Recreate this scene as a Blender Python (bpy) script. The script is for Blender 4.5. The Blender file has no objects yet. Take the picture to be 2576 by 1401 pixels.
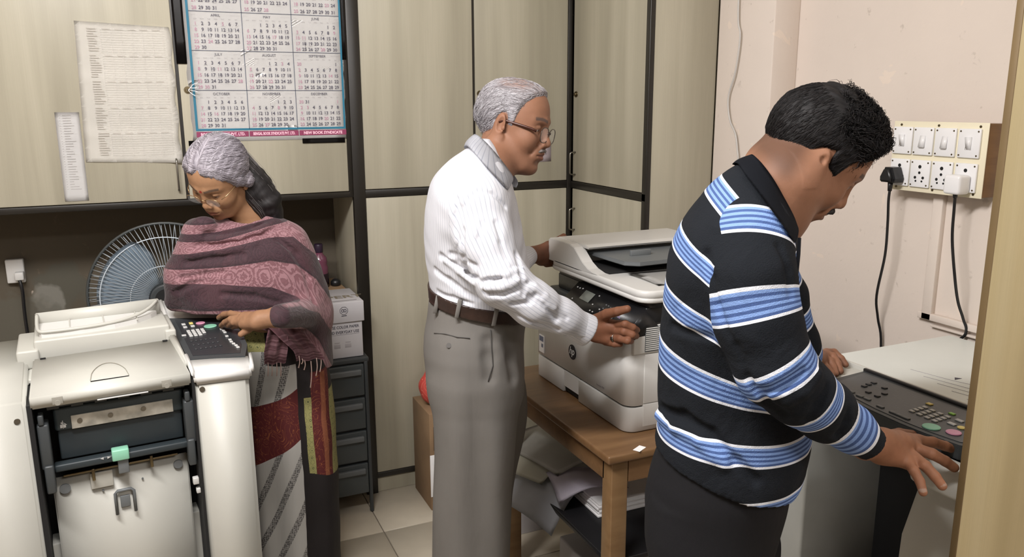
import bpy, bmesh, math, random, calendar
import numpy as np
from mathutils import Vector, Matrix

# ------------------------------------------------------------------ camera, world, lights, exposure
F = 2030.0; YAW = math.radians(24); PITCH = math.radians(12.3); ROLL = math.radians(.26); CAMZ = 1.62
fw = np.array([math.sin(YAW)*math.cos(PITCH), math.cos(YAW)*math.cos(PITCH), -math.sin(PITCH)])
_rt = np.array([math.cos(YAW), -math.sin(YAW), 0.0]); _up = np.cross(_rt, fw)
cr = _rt*math.cos(ROLL) - _up*math.sin(ROLL); cu = np.cross(cr, fw)
CC = np.array([0.0, 0.0, CAMZ])
def ray(px, py): return fw + cr*((px-1288)/F) - cu*((py-700.5)/F)
def at(px, py, ax, val):                      # point where the sight line meets a plane of the room
    d = ray(px, py); return CC + d*((val-CC[ax])/d[ax])
def dep(px, py, d): return CC + ray(px, py)*d

S = bpy.context.scene; COL = S.collection
cam = bpy.data.cameras.new('camera'); camo = bpy.data.objects.new('camera', cam); COL.objects.link(camo)
cam.sensor_fit = 'HORIZONTAL'; cam.sensor_width = 36; cam.lens = 36*F/2576; cam.clip_start = .05
m = Matrix.Identity(4)
for i in range(3):
    m[i][0] = cr[i]; m[i][1] = cu[i]; m[i][2] = -fw[i]; m[i][3] = CC[i]
camo.matrix_world = m; S.camera = camo
S.view_settings.view_transform = 'Standard'; S.view_settings.look = 'None'
S.view_settings.exposure = 0.04; S.view_settings.gamma = 1.0; S.view_settings.use_curve_mapping = False
w = bpy.data.worlds.new('world'); S.world = w; w.use_nodes = True
w.node_tree.nodes['Background'].inputs[0].default_value = (.8, .85, 1, 1)
w.node_tree.nodes['Background'].inputs[1].default_value = .15
def area(name, loc, tgt, sx, sy, power, col):
    l = bpy.data.lights.new(name, 'AREA'); l.shape = 'RECTANGLE'; l.size = sx; l.size_y = sy; l.energy = power; l.color = col
    o = bpy.data.objects.new(name, l); COL.objects.link(o); o.location = loc
    o.rotation_euler = (Vector(tgt)-Vector(loc)).to_track_quat('-Z', 'Y').to_euler(); return o
area('tube_lamp_light', (-.35, 1.0, 2.62), (.45, 2.5, .9), 1.2, .14, 66, (1, .97, .955))
area('board_fill_light', (1.0, -.8, 2.62), (1.1, 1.4, .9), 1.2, .14, 20, (1, .97, .955))  # added fill without a known fixture, brightens the partition board

# ------------------------------------------------------------------ materials
def nt(name):
    mt = bpy.data.materials.new(name); mt.use_nodes = True; t = mt.node_tree
    return mt, t, t.nodes['Principled BSDF']
def N(t, ty, **kw):
    n = t.nodes.new(ty)
    for k, v in kw.items():
        if k.startswith('i_'):
            key = k[2:]; n.inputs[int(key) if key.isdigit() else key].default_value = v
        else: setattr(n, k, v)
    return n
def ramp(t, fac, stops, interp='LINEAR'):
    r = N(t, 'ShaderNodeValToRGB'); r.color_ramp.interpolation = interp
    el = r.color_ramp.elements
    while len(el) < len(stops): el.new(.5)
    for e, (p, c) in zip(el, stops): e.position = p; e.color = (c[0], c[1], c[2], 1) if hasattr(c, '__len__') else (c, c, c, 1)
    t.links.new(fac, r.inputs[0]); return r.outputs[0]
def coords(t, scale=(1,1,1), kind='Object', rot=(0,0,0)):
    tc = N(t, 'ShaderNodeTexCoord'); mp = N(t, 'ShaderNodeMapping'); mp.inputs['Scale'].default_value = scale; mp.inputs['Rotation'].default_value = rot
    t.links.new(tc.outputs[kind], mp.inputs[0]); return mp.outputs[0]
def noise(t, vec, sc, det=3, rough=.5, dist=0):
    n = N(t, 'ShaderNodeTexNoise'); n.inputs['Scale'].default_value = sc; n.inputs['Detail'].default_value = det
    n.inputs['Roughness'].default_value = rough; n.inputs['Distortion'].default_value = dist
    t.links.new(vec, n.inputs['Vector']); return n.outputs[0]
def bump(t, b, h, dist, strength=1):
    n = N(t, 'ShaderNodeBump'); n.inputs['Distance'].default_value = dist; n.inputs['Strength'].default_value = strength
    t.links.new(h, n.inputs['Height']); t.links.new(n.outputs[0], b.inputs['Normal'])
def math_(t, op, a, b=None, c=None):
    n = N(t, 'ShaderNodeMath', operation=op)
    for i, v in enumerate((a, b, c)):
        if v is None: continue
        if isinstance(v, (int, float)): n.inputs[i].default_value = v
        else: t.links.new(v, n.inputs[i])
    return n.outputs[0]
def mix(t, fac, a, b):
    n = N(t, 'ShaderNodeMix', data_type='RGBA')
    for i, v in ((0, fac), (6, a), (7, b)):
        if isinstance(v, (int, float)): n.inputs[i].default_value = v
        elif isinstance(v, tuple): n.inputs[i].default_value = (v[0], v[1], v[2], 1)
        else: t.links.new(v, n.inputs[i])
    return n.outputs[2]
def srgb(r, g, b):
    f = lambda c: (c/255/12.92) if c/255 <= .04045 else ((c/255+.055)/1.055)**2.4
    return (f(r), f(g), f(b))
def plain(name, col, rough=.5, metal=0, nz=.06, nscale=8, bmp=0, bscale=200, spec=.5):
    mt, t, b = nt(name); v = coords(t)
    c2 = tuple(x*(1-nz*2) for x in col)
    t.links.new(ramp(t, noise(t, v, nscale, 4), [(.3, c2), (.65, col)]), b.inputs['Base Color'])
    b.inputs['Roughness'].default_value = rough; b.inputs['Metallic'].default_value = metal
    b.inputs['Specular IOR Level'].default_value = spec
    if bmp: bump(t, b, noise(t, v, bscale, 2), bmp)
    return mt
def laminate(name, c1, c2, c3):
    mt, t, b = nt(name)
    tc = N(t, 'ShaderNodeTexCoord'); oi = N(t, 'ShaderNodeObjectInfo')
    ad = N(t, 'ShaderNodeVectorMath', operation='ADD'); t.links.new(tc.outputs['Object'], ad.inputs[0])
    sc = math_(t, 'MULTIPLY', oi.outputs['Random'], 7.0); t.links.new(sc, ad.inputs[1])
    def mp(s):
        m_ = N(t, 'ShaderNodeMapping'); m_.inputs['Scale'].default_value = s; t.links.new(ad.outputs[0], m_.inputs[0]); return m_.outputs[0]
    a = noise(t, mp((9, 9, .5)), 1.0, 3, .5, .3); g = noise(t, mp((260, 260, 5)), 1.0, 3, .6); bl = noise(t, mp((2, 2, 1.2)), 1.5, 2)
    col = ramp(t, a, [(.25, c1), (.5, c2), (.72, c3)])
    col = mix(t, math_(t, 'MULTIPLY', g, .38), col, tuple(x*.62 for x in c2))
    col = mix(t, math_(t, 'MULTIPLY', bl, .22), col, c1)
    t.links.new(col, b.inputs['Base Color']); b.inputs['Roughness'].default_value = .42
    bump(t, b, g, .0003, .5); return mt
M = {}
M['lam'] = laminate('pale_laminate', srgb(152,146,128), srgb(178,172,153), srgb(194,188,169))
M['lam2'] = laminate('board_laminate', srgb(176,160,118), srgb(205,190,148), srgb(214,202,165))
M['black'] = plain('black_laminate_edge', srgb(34,31,27), .35)
M['blackplastic'] = plain('black_plastic', srgb(30,30,32), .35, bmp=.0001)
M['blackmatte'] = plain('dark_recess', srgb(20,20,21), .8)
M['charcoal'] = plain('charcoal_plastic', srgb(62,66,68), .45, bmp=.0001)
M['greyplastic'] = plain('grey_plastic', srgb(104,108,110), .45)
M['white'] = plain('white_plastic', srgb(212,211,208), .38, nz=.02, bmp=.00005)
M['cream'] = plain('aged_cream_plastic', srgb(186,185,177), .45, nz=.05, nscale=3, bmp=.00008)
M['copier'] = plain('copier_cream_plastic', srgb(202,201,194), .4, nz=.03)
M['steel'] = plain('steel', srgb(150,148,142), .28, 1)
M['brass'] = plain('aged_brass', srgb(120,108,84), .32, 1)
M['paper'] = plain('paper', srgb(250,249,249), .75, nz=.03)
M['tape'] = plain('black_tape', srgb(22,18,18), .3)
M['cardboard'] = plain('brown_cardboard', srgb(150,122,92), .85, nz=.12)
M['ink'] = plain('ink', srgb(70,68,80), .7)
M['inkfaint'] = plain('faint_ink', srgb(176,172,176), .7)
M['inkred'] = plain('faded_red_ink', srgb(190,150,168), .7)
M['teal'] = plain('teal_ink', srgb(30,112,140), .6)
M['maroon'] = plain('maroon_ink', srgb(138,52,88), .6)
M['pink'] = plain('pink_ink', srgb(240,190,208), .6)
M['mint'] = plain('mint_plastic', srgb(140,200,172), .4)
M['rose'] = plain('rose_plastic', srgb(214,150,176), .4)
M['yellow'] = plain('yellow_plastic', srgb(225,205,120), .4)
M['keygrey'] = plain('pale_grey_key', srgb(196,196,194), .45)
M['keydark'] = plain('dark_key', srgb(52,53,56), .4)
M['wire'] = plain('white_cable', srgb(205,202,198), .45)
M['floor'] = plain('floor_tile', srgb(196,186,168), .3, nz=.08, nscale=6)
M['grout'] = plain('grout', srgb(120,112,100), .8)
M['ceil'] = plain('ceiling_paint', srgb(235,232,226), .85)
def wood(name, c1, c2, rough=.4):
    mt, t, b = nt(name)
    a = noise(t, coords(t, (3, 26, 26)), 1.0, 4, .6, .5); s = noise(t, coords(t), 5, 3)
    col = mix(t, s, ramp(t, a, [(.3, c1), (.7, c2)]), c1)
    t.links.new(col, b.inputs['Base Color']); b.inputs['Roughness'].default_value = rough; bump(t, b, a, .0006); return mt
M['wood'] = wood('table_wood', srgb(104,76,50), srgb(140,108,74))
M['woodleg'] = wood('table_leg_wood', srgb(118,90,60), srgb(146,118,84))
def wallmat(name, base, spots=(), dirt=.25):
    mt, t, b = nt(name); v = coords(t)
    a = noise(t, v, 1.6, 4, .6); sm = noise(t, v, 24, 3, .65, .4)
    col = ramp(t, a, [(.3, tuple(x*.93 for x in base)), (.65, base)])
    col = mix(t, math_(t, 'MULTIPLY', ramp(t, sm, [(.66, 0.), (.74, 1.)]), dirt), col, srgb(120,104,88))
    fl = ramp(t, noise(t, v, 9, 3, .6, .6), [(.68, 0.), (.70, 1.)])
    col = mix(t, math_(t, 'MULTIPLY', fl, .35), col, srgb(244,226,208))
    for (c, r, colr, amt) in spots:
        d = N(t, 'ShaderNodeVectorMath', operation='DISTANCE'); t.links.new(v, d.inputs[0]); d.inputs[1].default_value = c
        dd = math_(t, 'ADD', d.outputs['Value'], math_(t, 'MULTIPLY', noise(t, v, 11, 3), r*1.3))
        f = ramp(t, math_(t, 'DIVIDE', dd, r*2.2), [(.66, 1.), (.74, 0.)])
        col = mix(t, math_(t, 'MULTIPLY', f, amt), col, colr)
    t.links.new(col, b.inputs['Base Color']); b.inputs['Roughness'].default_value = .8
    bump(t, b, noise(t, v, 60, 3), .0006); return mt
M['wall'] = wallmat('pink_cream_wall', srgb(226,214,204))
M['wallb'] = wallmat('shaded_niche_wall', srgb(88,80,67), [((-.36, 3.52, .93), .10, srgb(84,82,72), .8), ((-.41, 3.52, .88), .07, srgb(150,148,140), .5), ((-.5, 3.52, .8), .14, srgb(92,90,80), .6)])  # niche shade is put into the dark base colour; the spots are stains
def glassy(name, col, rough=.05, alpha=.25):
    mt, t, b = nt(name); b.inputs['Base Color'].default_value = (*col, 1); b.inputs['Roughness'].default_value = rough
    b.inputs['Alpha'].default_value = alpha; return mt

# ------------------------------------------------------------------ mesh helpers
def link(o, parent=None):
    COL.objects.link(o)
    if parent is not None: o.parent = parent
    return o
def tag(o, label=None, cat=None, group=None, kind=None):
    if label: o['label'] = label
    if cat: o['category'] = cat
    if group: o['group'] = group
    if kind: o['kind'] = kind
    return o
def empty(name, loc=(0,0,0), rz=0, label=None, cat=None, group=None, parent=None):
    o = bpy.data.objects.new(name, None); o.empty_display_size = .05; link(o, parent); o.location = loc; o.rotation_euler = (0, 0, rz)
    return tag(o, label, cat, group)
class MB:
    def __init__(s): s.bm = bmesh.new()
    def _merge(s, b2, smooth=False):
        me = bpy.data.meshes.new('t'); b2.to_mesh(me); b2.free(); n = len(s.bm.faces); s.bm.from_mesh(me); bpy.data.meshes.remove(me)
        if smooth:
            s.bm.faces.ensure_lookup_table()
            for f in s.bm.faces[n:]: f.smooth = True
        return s
    def box(s, x0, x1, y0, y1, z0, z1, bev=.0, seg=2, rot=None, piv=None):
        b = bmesh.new(); bmesh.ops.create_cube(b, size=1)
        for v in b.verts: v.co = Vector(((x0+x1)/2+v.co.x*(x1-x0), (y0+y1)/2+v.co.y*(y1-y0), (z0+z1)/2+v.co.z*(z1-z0)))
        if bev: bmesh.ops.bevel(b, geom=list(b.edges), offset=min(bev, .49*min(abs(x1-x0), abs(y1-y0), abs(z1-z0))), segments=seg, affect='EDGES', profile=.5)
        if rot is not None:
            p = Vector(piv) if piv is not None else Vector(((x0+x1)/2, (y0+y1)/2, (z0+z1)/2))
            for v in b.verts: v.co = p + rot @ (v.co-p)
        return s._merge(b, bev > 0)
    def hexa(s, pts, bev=0, seg=2):          # 8 corners: bottom 4 (ccw), top 4 (ccw)
        b = bmesh.new(); v = [b.verts.new(Vector(p)) for p in pts]
        for f in ((3,2,1,0), (4,5,6,7), (0,1,5,4), (1,2,6,5), (2,3,7,6), (3,0,4,7)): b.faces.new([v[i] for i in f])
        bmesh.ops.recalc_face_normals(b, faces=list(b.faces))
        if bev: bmesh.ops.bevel(b, geom=list(b.edges), offset=bev, segments=seg, affect='EDGES')
        return s._merge(b, bev > 0)
    def cyl(s, p0, p1, r, r2=None, seg=20, smooth=True, bev=0):
        p0 = Vector(p0); p1 = Vector(p1); b = bmesh.new(); L = (p1-p0).length
        bmesh.ops.create_cone(b, cap_ends=True, cap_tris=False, segments=seg, radius1=r, radius2=r if r2 is None else r2, depth=L)
        if bev: bmesh.ops.bevel(b, geom=[e for e in b.edges if len(e.link_faces) == 2 and any(len(f.verts) > 4 for f in e.link_faces)], offset=bev, segments=2, affect='EDGES')
        q = (p1-p0).to_track_quat('Z', 'Y').to_matrix()
        for v in b.verts: v.co = q @ v.co + (p0+p1)/2
        s._merge(b)
        s.bm.faces.ensure_lookup_table()
        if smooth:
            for f in s.bm.faces[-(seg*3+2):]:
                if len(f.verts) <= 4: f.smooth = True
        return s
    def ell(s, c, r, rot=None, seg=20):
        b = bmesh.new(); bmesh.ops.create_uvsphere(b, u_segments=seg, v_segments=seg//2+2, radius=1)
        for v in b.verts:
            p = Vector((v.co.x*r[0], v.co.y*r[1], v.co.z*r[2]))
            if rot is not None: p = rot @ p
            v.co = p + Vector(c)
        return s._merge(b, True)
    def tube(s, pts, r, seg=8, cap=True, closed=False):
        pts = [Vector(p) for p in pts]; n = len(pts); b = bmesh.new(); rings = []
        rr = r if hasattr(r, '__len__') else [r]*n
        nrm = None
        for i, p in enumerate(pts):
            if closed: d = pts[(i+1) % n]-pts[i-1]
            else: d = pts[min(i+1, n-1)]-pts[max(i-1, 0)]
            d.normalize()
            if nrm is None: nrm = d.orthogonal().normalized()
            nrm = (nrm - d*nrm.dot(d)).normalized(); bi = d.cross(nrm)
            rings.append([b.verts.new(p + (nrm*math.cos(a)+bi*math.sin(a))*rr[i]) for a in [2*math.pi*k/seg for k in range(seg)]])
        for i in range(n if closed else n-1):
            A = rings[i]; B = rings[(i+1) % n]
            for k in range(seg): b.faces.new((A[k], A[(k+1) % seg], B[(k+1) % seg], B[k]))
        if cap and not closed: b.faces.new(rings[0][::-1]); b.faces.new(rings[-1])
        return s._merge(b, True)
    def prism(s, poly, axis, a0, a1, bev=0, seg=2):   # poly in the other two axes (cyclic order kept as x,y,z minus axis)
        b = bmesh.new(); oth = [i for i in range(3) if i != axis]
        def P(q, a):
            c = [0, 0, 0]; c[axis] = a; c[oth[0]] = q[0]; c[oth[1]] = q[1]; return Vector(c)
        A = [b.verts.new(P(q, a0)) for q in poly]; B = [b.verts.new(P(q, a1)) for q in poly]; n = len(poly)
        b.faces.new(A); b.faces.new(B[::-1])
        for i in range(n): b.faces.new((A[i], B[i], B[(i+1) % n], A[(i+1) % n]))
        bmesh.ops.recalc_face_normals(b, faces=list(b.faces))
        if bev:
            bmesh.ops.bevel(b, geom=[e for e in b.edges if any(len(f.verts) == n and n > 4 or f.normal[axis]**2 > .9 for f in e.link_faces)], offset=bev, segments=seg, affect='EDGES')
        return s._merge(b, False)
    def grid(s, nu, nv, fn, thick=None):
        b = bmesh.new(); V = [[b.verts.new(Vector(fn(i/nu, j/nv))) for j in range(nv+1)] for i in range(nu+1)]
        for i in range(nu):
            for j in range(nv): b.faces.new((V[i][j], V[i+1][j], V[i+1][j+1], V[i][j+1]))
        if thick: bmesh.ops.solidify(b, geom=list(b.faces), thickness=thick)
        return s._merge(b, True)
    def quad(s, a, b_, c, d):
        v = [s.bm.verts.new(Vector(p)) for p in (a, b_, c, d)]; s.bm.faces.new(v); return s
    def build(s, name, mat, parent=None, loc=None):
        me = bpy.data.meshes.new(name); s.bm.to_mesh(me); s.bm.free()
        if mat is not None: me.materials.append(M[mat] if isinstance(mat, str) else mat)
        o = bpy.data.objects.new(name, me); link(o, parent)
        if loc is not None: o.location = loc
        return o
def copy_tree(o, parent=None):
    c = o.copy(); COL.objects.link(c)
    if parent is not None: c.parent = parent
    for ch in list(o.children): copy_tree(ch, c)
    return c
_tc = {}
def text_geo(body, size, align='CENTER', spacing=1.0, bold=0.0):
    k = (body, size, align, spacing, bold)
    if k in _tc: return _tc[k]
    cu_ = bpy.data.curves.new('t', 'FONT'); cu_.body = body; cu_.size = size; cu_.align_x = align; cu_.space_line = spacing; cu_.resolution_u = 2; cu_.offset = bold
    o = bpy.data.objects.new('t', cu_); COL.objects.link(o)
    me = o.to_mesh(); vs = [tuple(v.co) for v in me.vertices]; fs = [tuple(p.vertices) for p in me.polygons]; o.to_mesh_clear()
    bpy.data.objects.remove(o); bpy.data.curves.remove(cu_); _tc[k] = (vs, fs); return _tc[k]
def text(mb, body, size, org, ux, uy, align='CENTER', spacing=1.0, bold=0.0, sx=1.0):
    vs, fs = text_geo(body, size, align, spacing, bold); org = Vector(org); ux = Vector(ux).normalized(); uy = Vector(uy).normalized()
    V = [mb.bm.verts.new(org + ux*(v[0]*sx) + uy*v[1]) for v in vs]
    for f in fs:
        try: mb.bm.faces.new([V[i] for i in f])
        except ValueError: pass
# ------------------------------------------------------------------ the setting
YB, XR = 3.126, 1.676        # faces of the cabinets
def struct(mb, name, mat, parent=None):
    o = mb.build(name, mat, parent)
    if parent is None: o['kind'] = 'structure'
    return o
fl = struct(MB().box(-1.7, 2.3, -1.6, 3.6, -.05, -.003), 'floor', 'grout')
tile_me = None
for i in range(10):
    for j in range(13):
        x = -1.7+i*.4; y = -1.6+j*.4
        if tile_me is None:
            o = MB().box(.002, .398, .002, .398, -.006, 0, .0015, 1).build('tile', 'floor', fl); tile_me = o.data
        else: o = bpy.data.objects.new('tile', tile_me); link(o, fl)
        o.location = (x, y, 0)
struct(MB().box(-1.7, 2.3, -1.6, 3.6, 2.72, 2.76), 'ceiling', 'ceil')
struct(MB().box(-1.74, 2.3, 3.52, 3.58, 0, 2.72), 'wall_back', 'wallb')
struct(MB().box(-1.74, -1.7, -1.6, 3.52, 0, 2.72), 'wall_left', 'wall')
struct(MB().box(-1.7, 2.08, -1.64, -1.6, 0, 2.72), 'wall_front', 'wall')
struct(MB().box(2.08, 2.14, -1.6, 3.52, 0, 2.72), 'wall_right', 'wall')
struct(MB().box(1.97, 2.08, 2.236, 2.532, 0, 2.72, .004), 'trim_1', 'wall')      # plastered pillar
# cable casing under the switch board
t = MB(); t.box(2.062, 2.0801, 1.600, 1.632, .985, 1.37, .002); struct(t, 'trim_2', 'wall')
t = MB(); t.box(2.062, 2.0801, 1.10, 1.645, .985, 1.005, .002); t.box(2.066, 2.0801, 1.10, 1.60, .967, .974, .001); struct(t, 'trim_3', 'wall')

# ------------------------------------------------------------------ cabinets
def wroot(name, loc, label, cat, group=None): return empty(name, loc, 0, label, cat, group)
def wb(mb, name, mat, root, label=None):
    o = mb.build(name, mat, root, tuple(-c for c in root.location))
    if label: o['label'] = label
    return o
def lock(root, x, y, z, axis='y'):
    a = MB(); d = Vector((0, -1, 0)) if axis == 'y' else Vector((-1, 0, 0)); p = Vector((x, y, z))
    a.cyl(p, p+d*.004, .0125, .012); a.cyl(p+d*.004, p+d*.010, .0085, .0075)
    b = MB(); q = p+d*.010
    if axis == 'y': b.box(x-.0008, x+.0008, q.y-.0005, q.y+.001, z-.004, z+.004)
    else: b.box(q.x-.0005, q.x+.001, y-.0008, y+.0008, z-.004, z+.004)
    k = a.build('lock', 'brass', root); b.build('keyhole', 'blackmatte', k); return k
def handle(root, p0, p1, out):
    p0 = Vector(p0); p1 = Vector(p1); out = Vector(out)*.026; pts = [p0]
    for a in (0, .35, .7, 1): 
        th = a*math.pi/2; pts.append(p0+out*(.6+.4*math.sin(th))+(p1-p0).normalized()*.008*(1-math.cos(th)))
    for a in (1, .7, .35, 0):
        th = a*math.pi/2; pts.append(p1+out*(.6+.4*math.sin(th))-(p1-p0).normalized()*.008*(1-math.cos(th)))
    pts.append(p1); return MB().tube(pts, .0036, 8).build('handle', 'steel', root)
# overhead cabinet
r = wroot('wall_cabinet', (-.17, 3.32, 1.264), 'long overhead laminate cabinet with black edging above the dark niche and fan', 'cabinet')
a = MB(); a.box(-1.15, .7155, YB+.018, 3.519, 1.265, 2.6, .001); wb(a, 'carcass', 'lam', r)
a = MB(); a.box(-1.15, .704, YB-.004, YB+.018, 1.262, 1.284, .002); a.box(.7005, .7155, YB-.004, YB+.02, 1.262, 2.6, .002); a.box(.112, .124, YB+.002, YB+.018, 1.285, 2.6); wb(a, 'frame_edge', 'black', r)
d1 = wb(MB().box(-.52, .1115, YB, YB+.018, 1.286, 2.6, .002), 'door', 'lam', r)
d0 = wb(MB().box(-1.15, -.524, YB, YB+.018, 1.286, 2.6, .002), 'door', 'lam', r)
d2 = wb(MB().box(.1225, .700, YB, YB+.018, 1.286, 2.6, .002), 'door', 'lam', r)
handle(d1, (.088, YB, 1.43), (.088, YB, 1.32), (0, -1, 0)); lock(d2, .146, YB, 1.668)
# tall back cabinet
r = wroot('tall_cabinet', (1.2, 3.3, 0), 'tall laminate cabinet wall behind the man in the white shirt', 'cabinet')
a = MB(); a.box(.716, 1.676, YB+.02, 3.518, .0, 2.6, .001); wb(a, 'carcass', 'lam', r)
a = MB(); a.box(.7575, 1.676, YB-.002, YB+.018, 1.257, 1.287, .002); a.box(.716, .763, YB-.006, YB+.019, 0, 2.6, .002)
a.box(1.223, 1.231, YB+.004, YB+.018, .09, 2.6); a.box(1.655, 1.6755, YB-.004, YB+.018, .0, 2.6, .001); a.box(.763, 1.655, YB-.001, YB+.018, .066, .088, .001); wb(a, 'frame_edge', 'black', r)
for x0, x1, z0, z1 in ((.765, 1.222, 1.289, 2.6), (1.233, 1.654, 1.289, 2.6), (.765, 1.222, .090, 1.255), (1.233, 1.654, .090, 1.255)):
    d = wb(MB().box(x0, x1, YB, YB+.018, z0, z1, .002), 'door', 'lam', r)
    if x0 > 1.2 and z0 > 1: lock(d, 1.252, YB, 1.656)
wb(MB().box(.765, 1.654, YB+.006, YB+.019, .001, .064), 'plinth', 'lam', r)
# side cabinet
r = wroot('side_cabinet', (1.9, 2.83, 0), 'narrow cabinet behind the printer, square to the tall cabinet, with two steel pull handles', 'cabinet')
a = MB(); a.box(XR+.019, 2.079, 2.556, 3.125, 0, 2.6, .001); wb(a, 'carcass', 'lam', r)
a = MB(); a.box(XR-.003, XR+.018, 2.536, 3.122, 1.255, 1.285, .002); a.box(XR-.003, XR+.018, 2.535, 2.562, 0, 2.6, .002); a.box(XR-.001, XR+.018, 2.56, 3.122, .066, .088); wb(a, 'frame_edge', 'black', r)
for z0, z1, h0, h1 in ((1.287, 2.6, 1.41, 1.315), (.09, 1.253, 1.168, 1.075)):
    d = wb(MB().box(XR, XR+.018, 2.564, 3.112, z0, z1, .002), 'door', 'lam', r)
    handle(d, (XR, 3.088, h0), (XR, 3.088, h1), (-1, 0, 0))
    if z0 > 1: lock(d, XR, 3.086, 1.653, 'x')
wb(MB().box(XR+.016, 1.9695, 2.5365, 2.5555, 0, 2.6, .001), 'end_panel', 'lam', r)
# foreground partition
r = wroot('partition_board', (1.7, .906, 0), 'pale grained laminate partition board standing in front of the copier', 'board')
wb(MB().box(1.2985, 2.07, .900, .912, .0, 2.6, .001), 'panel', 'lam2', r)
wb(MB().box(1.2965, 1.2985, .8995, .9125, .0, 2.6, .0005), 'edge_band', plain('worn_brown_edge', srgb(118,98,66), .5), r)

# ------------------------------------------------------------------ calendar and papers
YD = YB-.0005
cal = wroot('wall_calendar', (.42, 3.122, 1.48), 'white wall calendar with months in a teal frame, taped to the overhead cabinet door', 'calendar')
def sheet(x0, x1, z0, z1, y, curl=0, corner=None, nx=14, nz=18, rag=.0, seed=1, tilt=0):
    rnd = random.Random(seed); ra = [rnd.uniform(-rag, rag) for _ in range(60)]
    def fn(u, v):
        x = x0+(x1-x0)*u + tilt*(1-v)*(z1-z0); z = z0+(z1-z0)*v
        if u == 0: x += ra[int(v*nz)]
        if u == 1: x += ra[30+int(v*nz) % 29]
        yy = y - curl*(.5+.5*math.sin(7*u+5*v))*(.35+abs(u-.5))
        if corner: yy -= corner*max(0, u-.82)*max(0, .15-v)*38
        return (x, yy, z)
    return MB().grid(nx, nz, fn, .0005)
ys = YB-.0025
wb(sheet(.150, .700, 1.488, 2.13, ys, .0004, None, 12, 24, .003), 'calendar_sheet', 'paper', cal)
gx = [.170, .345, .517, .690]; gz = [2.09, 1.935, 1.803, 1.667, 1.533]
yp = ys-.0022
bt = MB()
def vq(mb, x0, x1, z0, z1, y=None):
    y = yp if y is None else y; mb.quad((x0, y, z0), (x1, y, z0), (x1, y, z1), (x0, y, z1))
for x0, x1, z0, z1 in ((.162, .170, 1.526, 2.10), (.690, .697, 1.526, 2.10), (.170, .690, 1.526, 1.533), (.170, .690, 2.09, 2.10)): vq(bt, x0, x1, z0, z1)
wb(bt, 'teal_border', 'teal', cal)
g = MB()
for x in gx[1:3]: vq(g, x-.001, x+.001, 1.53, 2.09)
for z in gz[1:4]: vq(g, .17, .69, z-.0009, z+.0009)
wb(g, 'grid_line', plain('grid_ink', srgb(70,78,98), .6), cal)
num = MB(); red = MB(); head = MB(); ux, uy = (1, 0, 0), (0, 0, 1); yt = yp-.0004
calendar.setfirstweekday(6)
for mi in range(12):
    row, colm = divmod(mi, 3); x0, x1 = gx[colm], gx[colm+1]; zt = gz[row]; zh = gz[row]-gz[row+1]
    text(head if False else num, calendar.month_name[mi+1].upper(), .0125, ((x0+x1)/2, yt, zt-.0165), ux, uy)
    text(head, '____', .007, (x0+.013, yt, zt-.011), ux, uy); text(head, '_____ ____', .007, (x1-.022, yt, zt-.011), ux, uy)
    weeks = [list(wk) for wk in calendar.monthcalendar(2018, mi+1)]
    if len(weeks) > 5:
        for k, d_ in enumerate(weeks[5]):
            if d_: weeks[0][k] = d_
        weeks = weeks[:5]
    cw = (x1-x0-.016)/7
    for k, dn in enumerate(('SUN', 'MON', 'TUE', 'WED', 'THU', 'FRI', 'SAT')):
        cx = x0+.008+cw*(k+.5)
        text(head, dn, .0052, (cx, yt, zt-.027), ux, uy)
        for wi, wk in enumerate(weeks):
            if wk[k]:
                zz = zt-.029-(wi+.85)*(zh-.031)/5.05; tgt = red if (k == 0 or (mi*3+wi*5+k) % 13 == 0) else num
                text(tgt, str(wk[k]), .0162, (cx, yt, zz), ux, uy, bold=.00025)
                if (wk[k]*7+mi*3) % 4 == 0: vq(head, cx-.007, cx+.007, zz-.0035, zz-.0029, yt)
wb(num, 'printed_dates', plain('date_ink', srgb(92,90,104), .7), cal); wb(red, 'printed_holidays', 'inkred', cal); wb(head, 'printed_headings', 'inkfaint', cal)
bn = MB()
for a_, b_ in ((.163, .341), (.344, .520), (.523, .699)): vq(bn, a_, b_, 1.5035, 1.5225)
wb(bn, 'maroon_band', 'maroon', cal)
bt = MB()
text(bt, 'BOOK SYNDICATE PVT. LTD.', .0142, (.253, yt, 1.508), ux, uy, bold=.0007, sx=.82); text(bt, 'BENGAL BOOK SYNDICATE PVT. LTD.', .0142, (.432, yt, 1.508), ux, uy, bold=.0007, sx=.62); text(bt, 'NEW BOOK SYNDICATE', .0142, (.611, yt, 1.508), ux, uy, bold=.0007, sx=.92)
wb(bt, 'band_lettering', 'pink', cal)
tp = 'black tape strips'
for i, (x0, x1, z0, z1, lb) in enumerate(((.118, .152, 1.757, 2.13, 'tall black tape strip down the calendar edge beside the printed chart'), (.697, .712, 1.78, 2.13, 'tall black tape strip on the calendar edge beside the black post'),
        (.134, .304, 1.474, 1.492, 'short black tape strip under the calendar directly above the woman'), (.532, .692, 1.474, 1.492, 'short black tape strip under the calendar corner nearest the black post'))):
    o = sheet(x0, x1, z0, z1, YB-.0052, .0004, None, 5, 5, .0006 if i < 2 else .0, i).build('tape', 'tape', None); tag(o, lb, 'tape', tp)
# twisted string on the lock
rnd = random.Random(5); a = MB()
for k in range(4):
    pts = [Vector((.148, YB-.012, 1.668))]
    d_ = Vector((rnd.uniform(.2, 1), -.25, rnd.uniform(-.6, 1))).normalized()
    for q in range(6): pts.append(pts[-1]+d_*.006+Vector((rnd.uniform(-1, 1), 0, rnd.uniform(-1, 1)))*.003)
    a.tube(pts, .0011, 6)
o = a.build('string', 'paper'); tag(o, 'short twist of white string tied to the lock beside the calendar', 'string')
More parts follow.
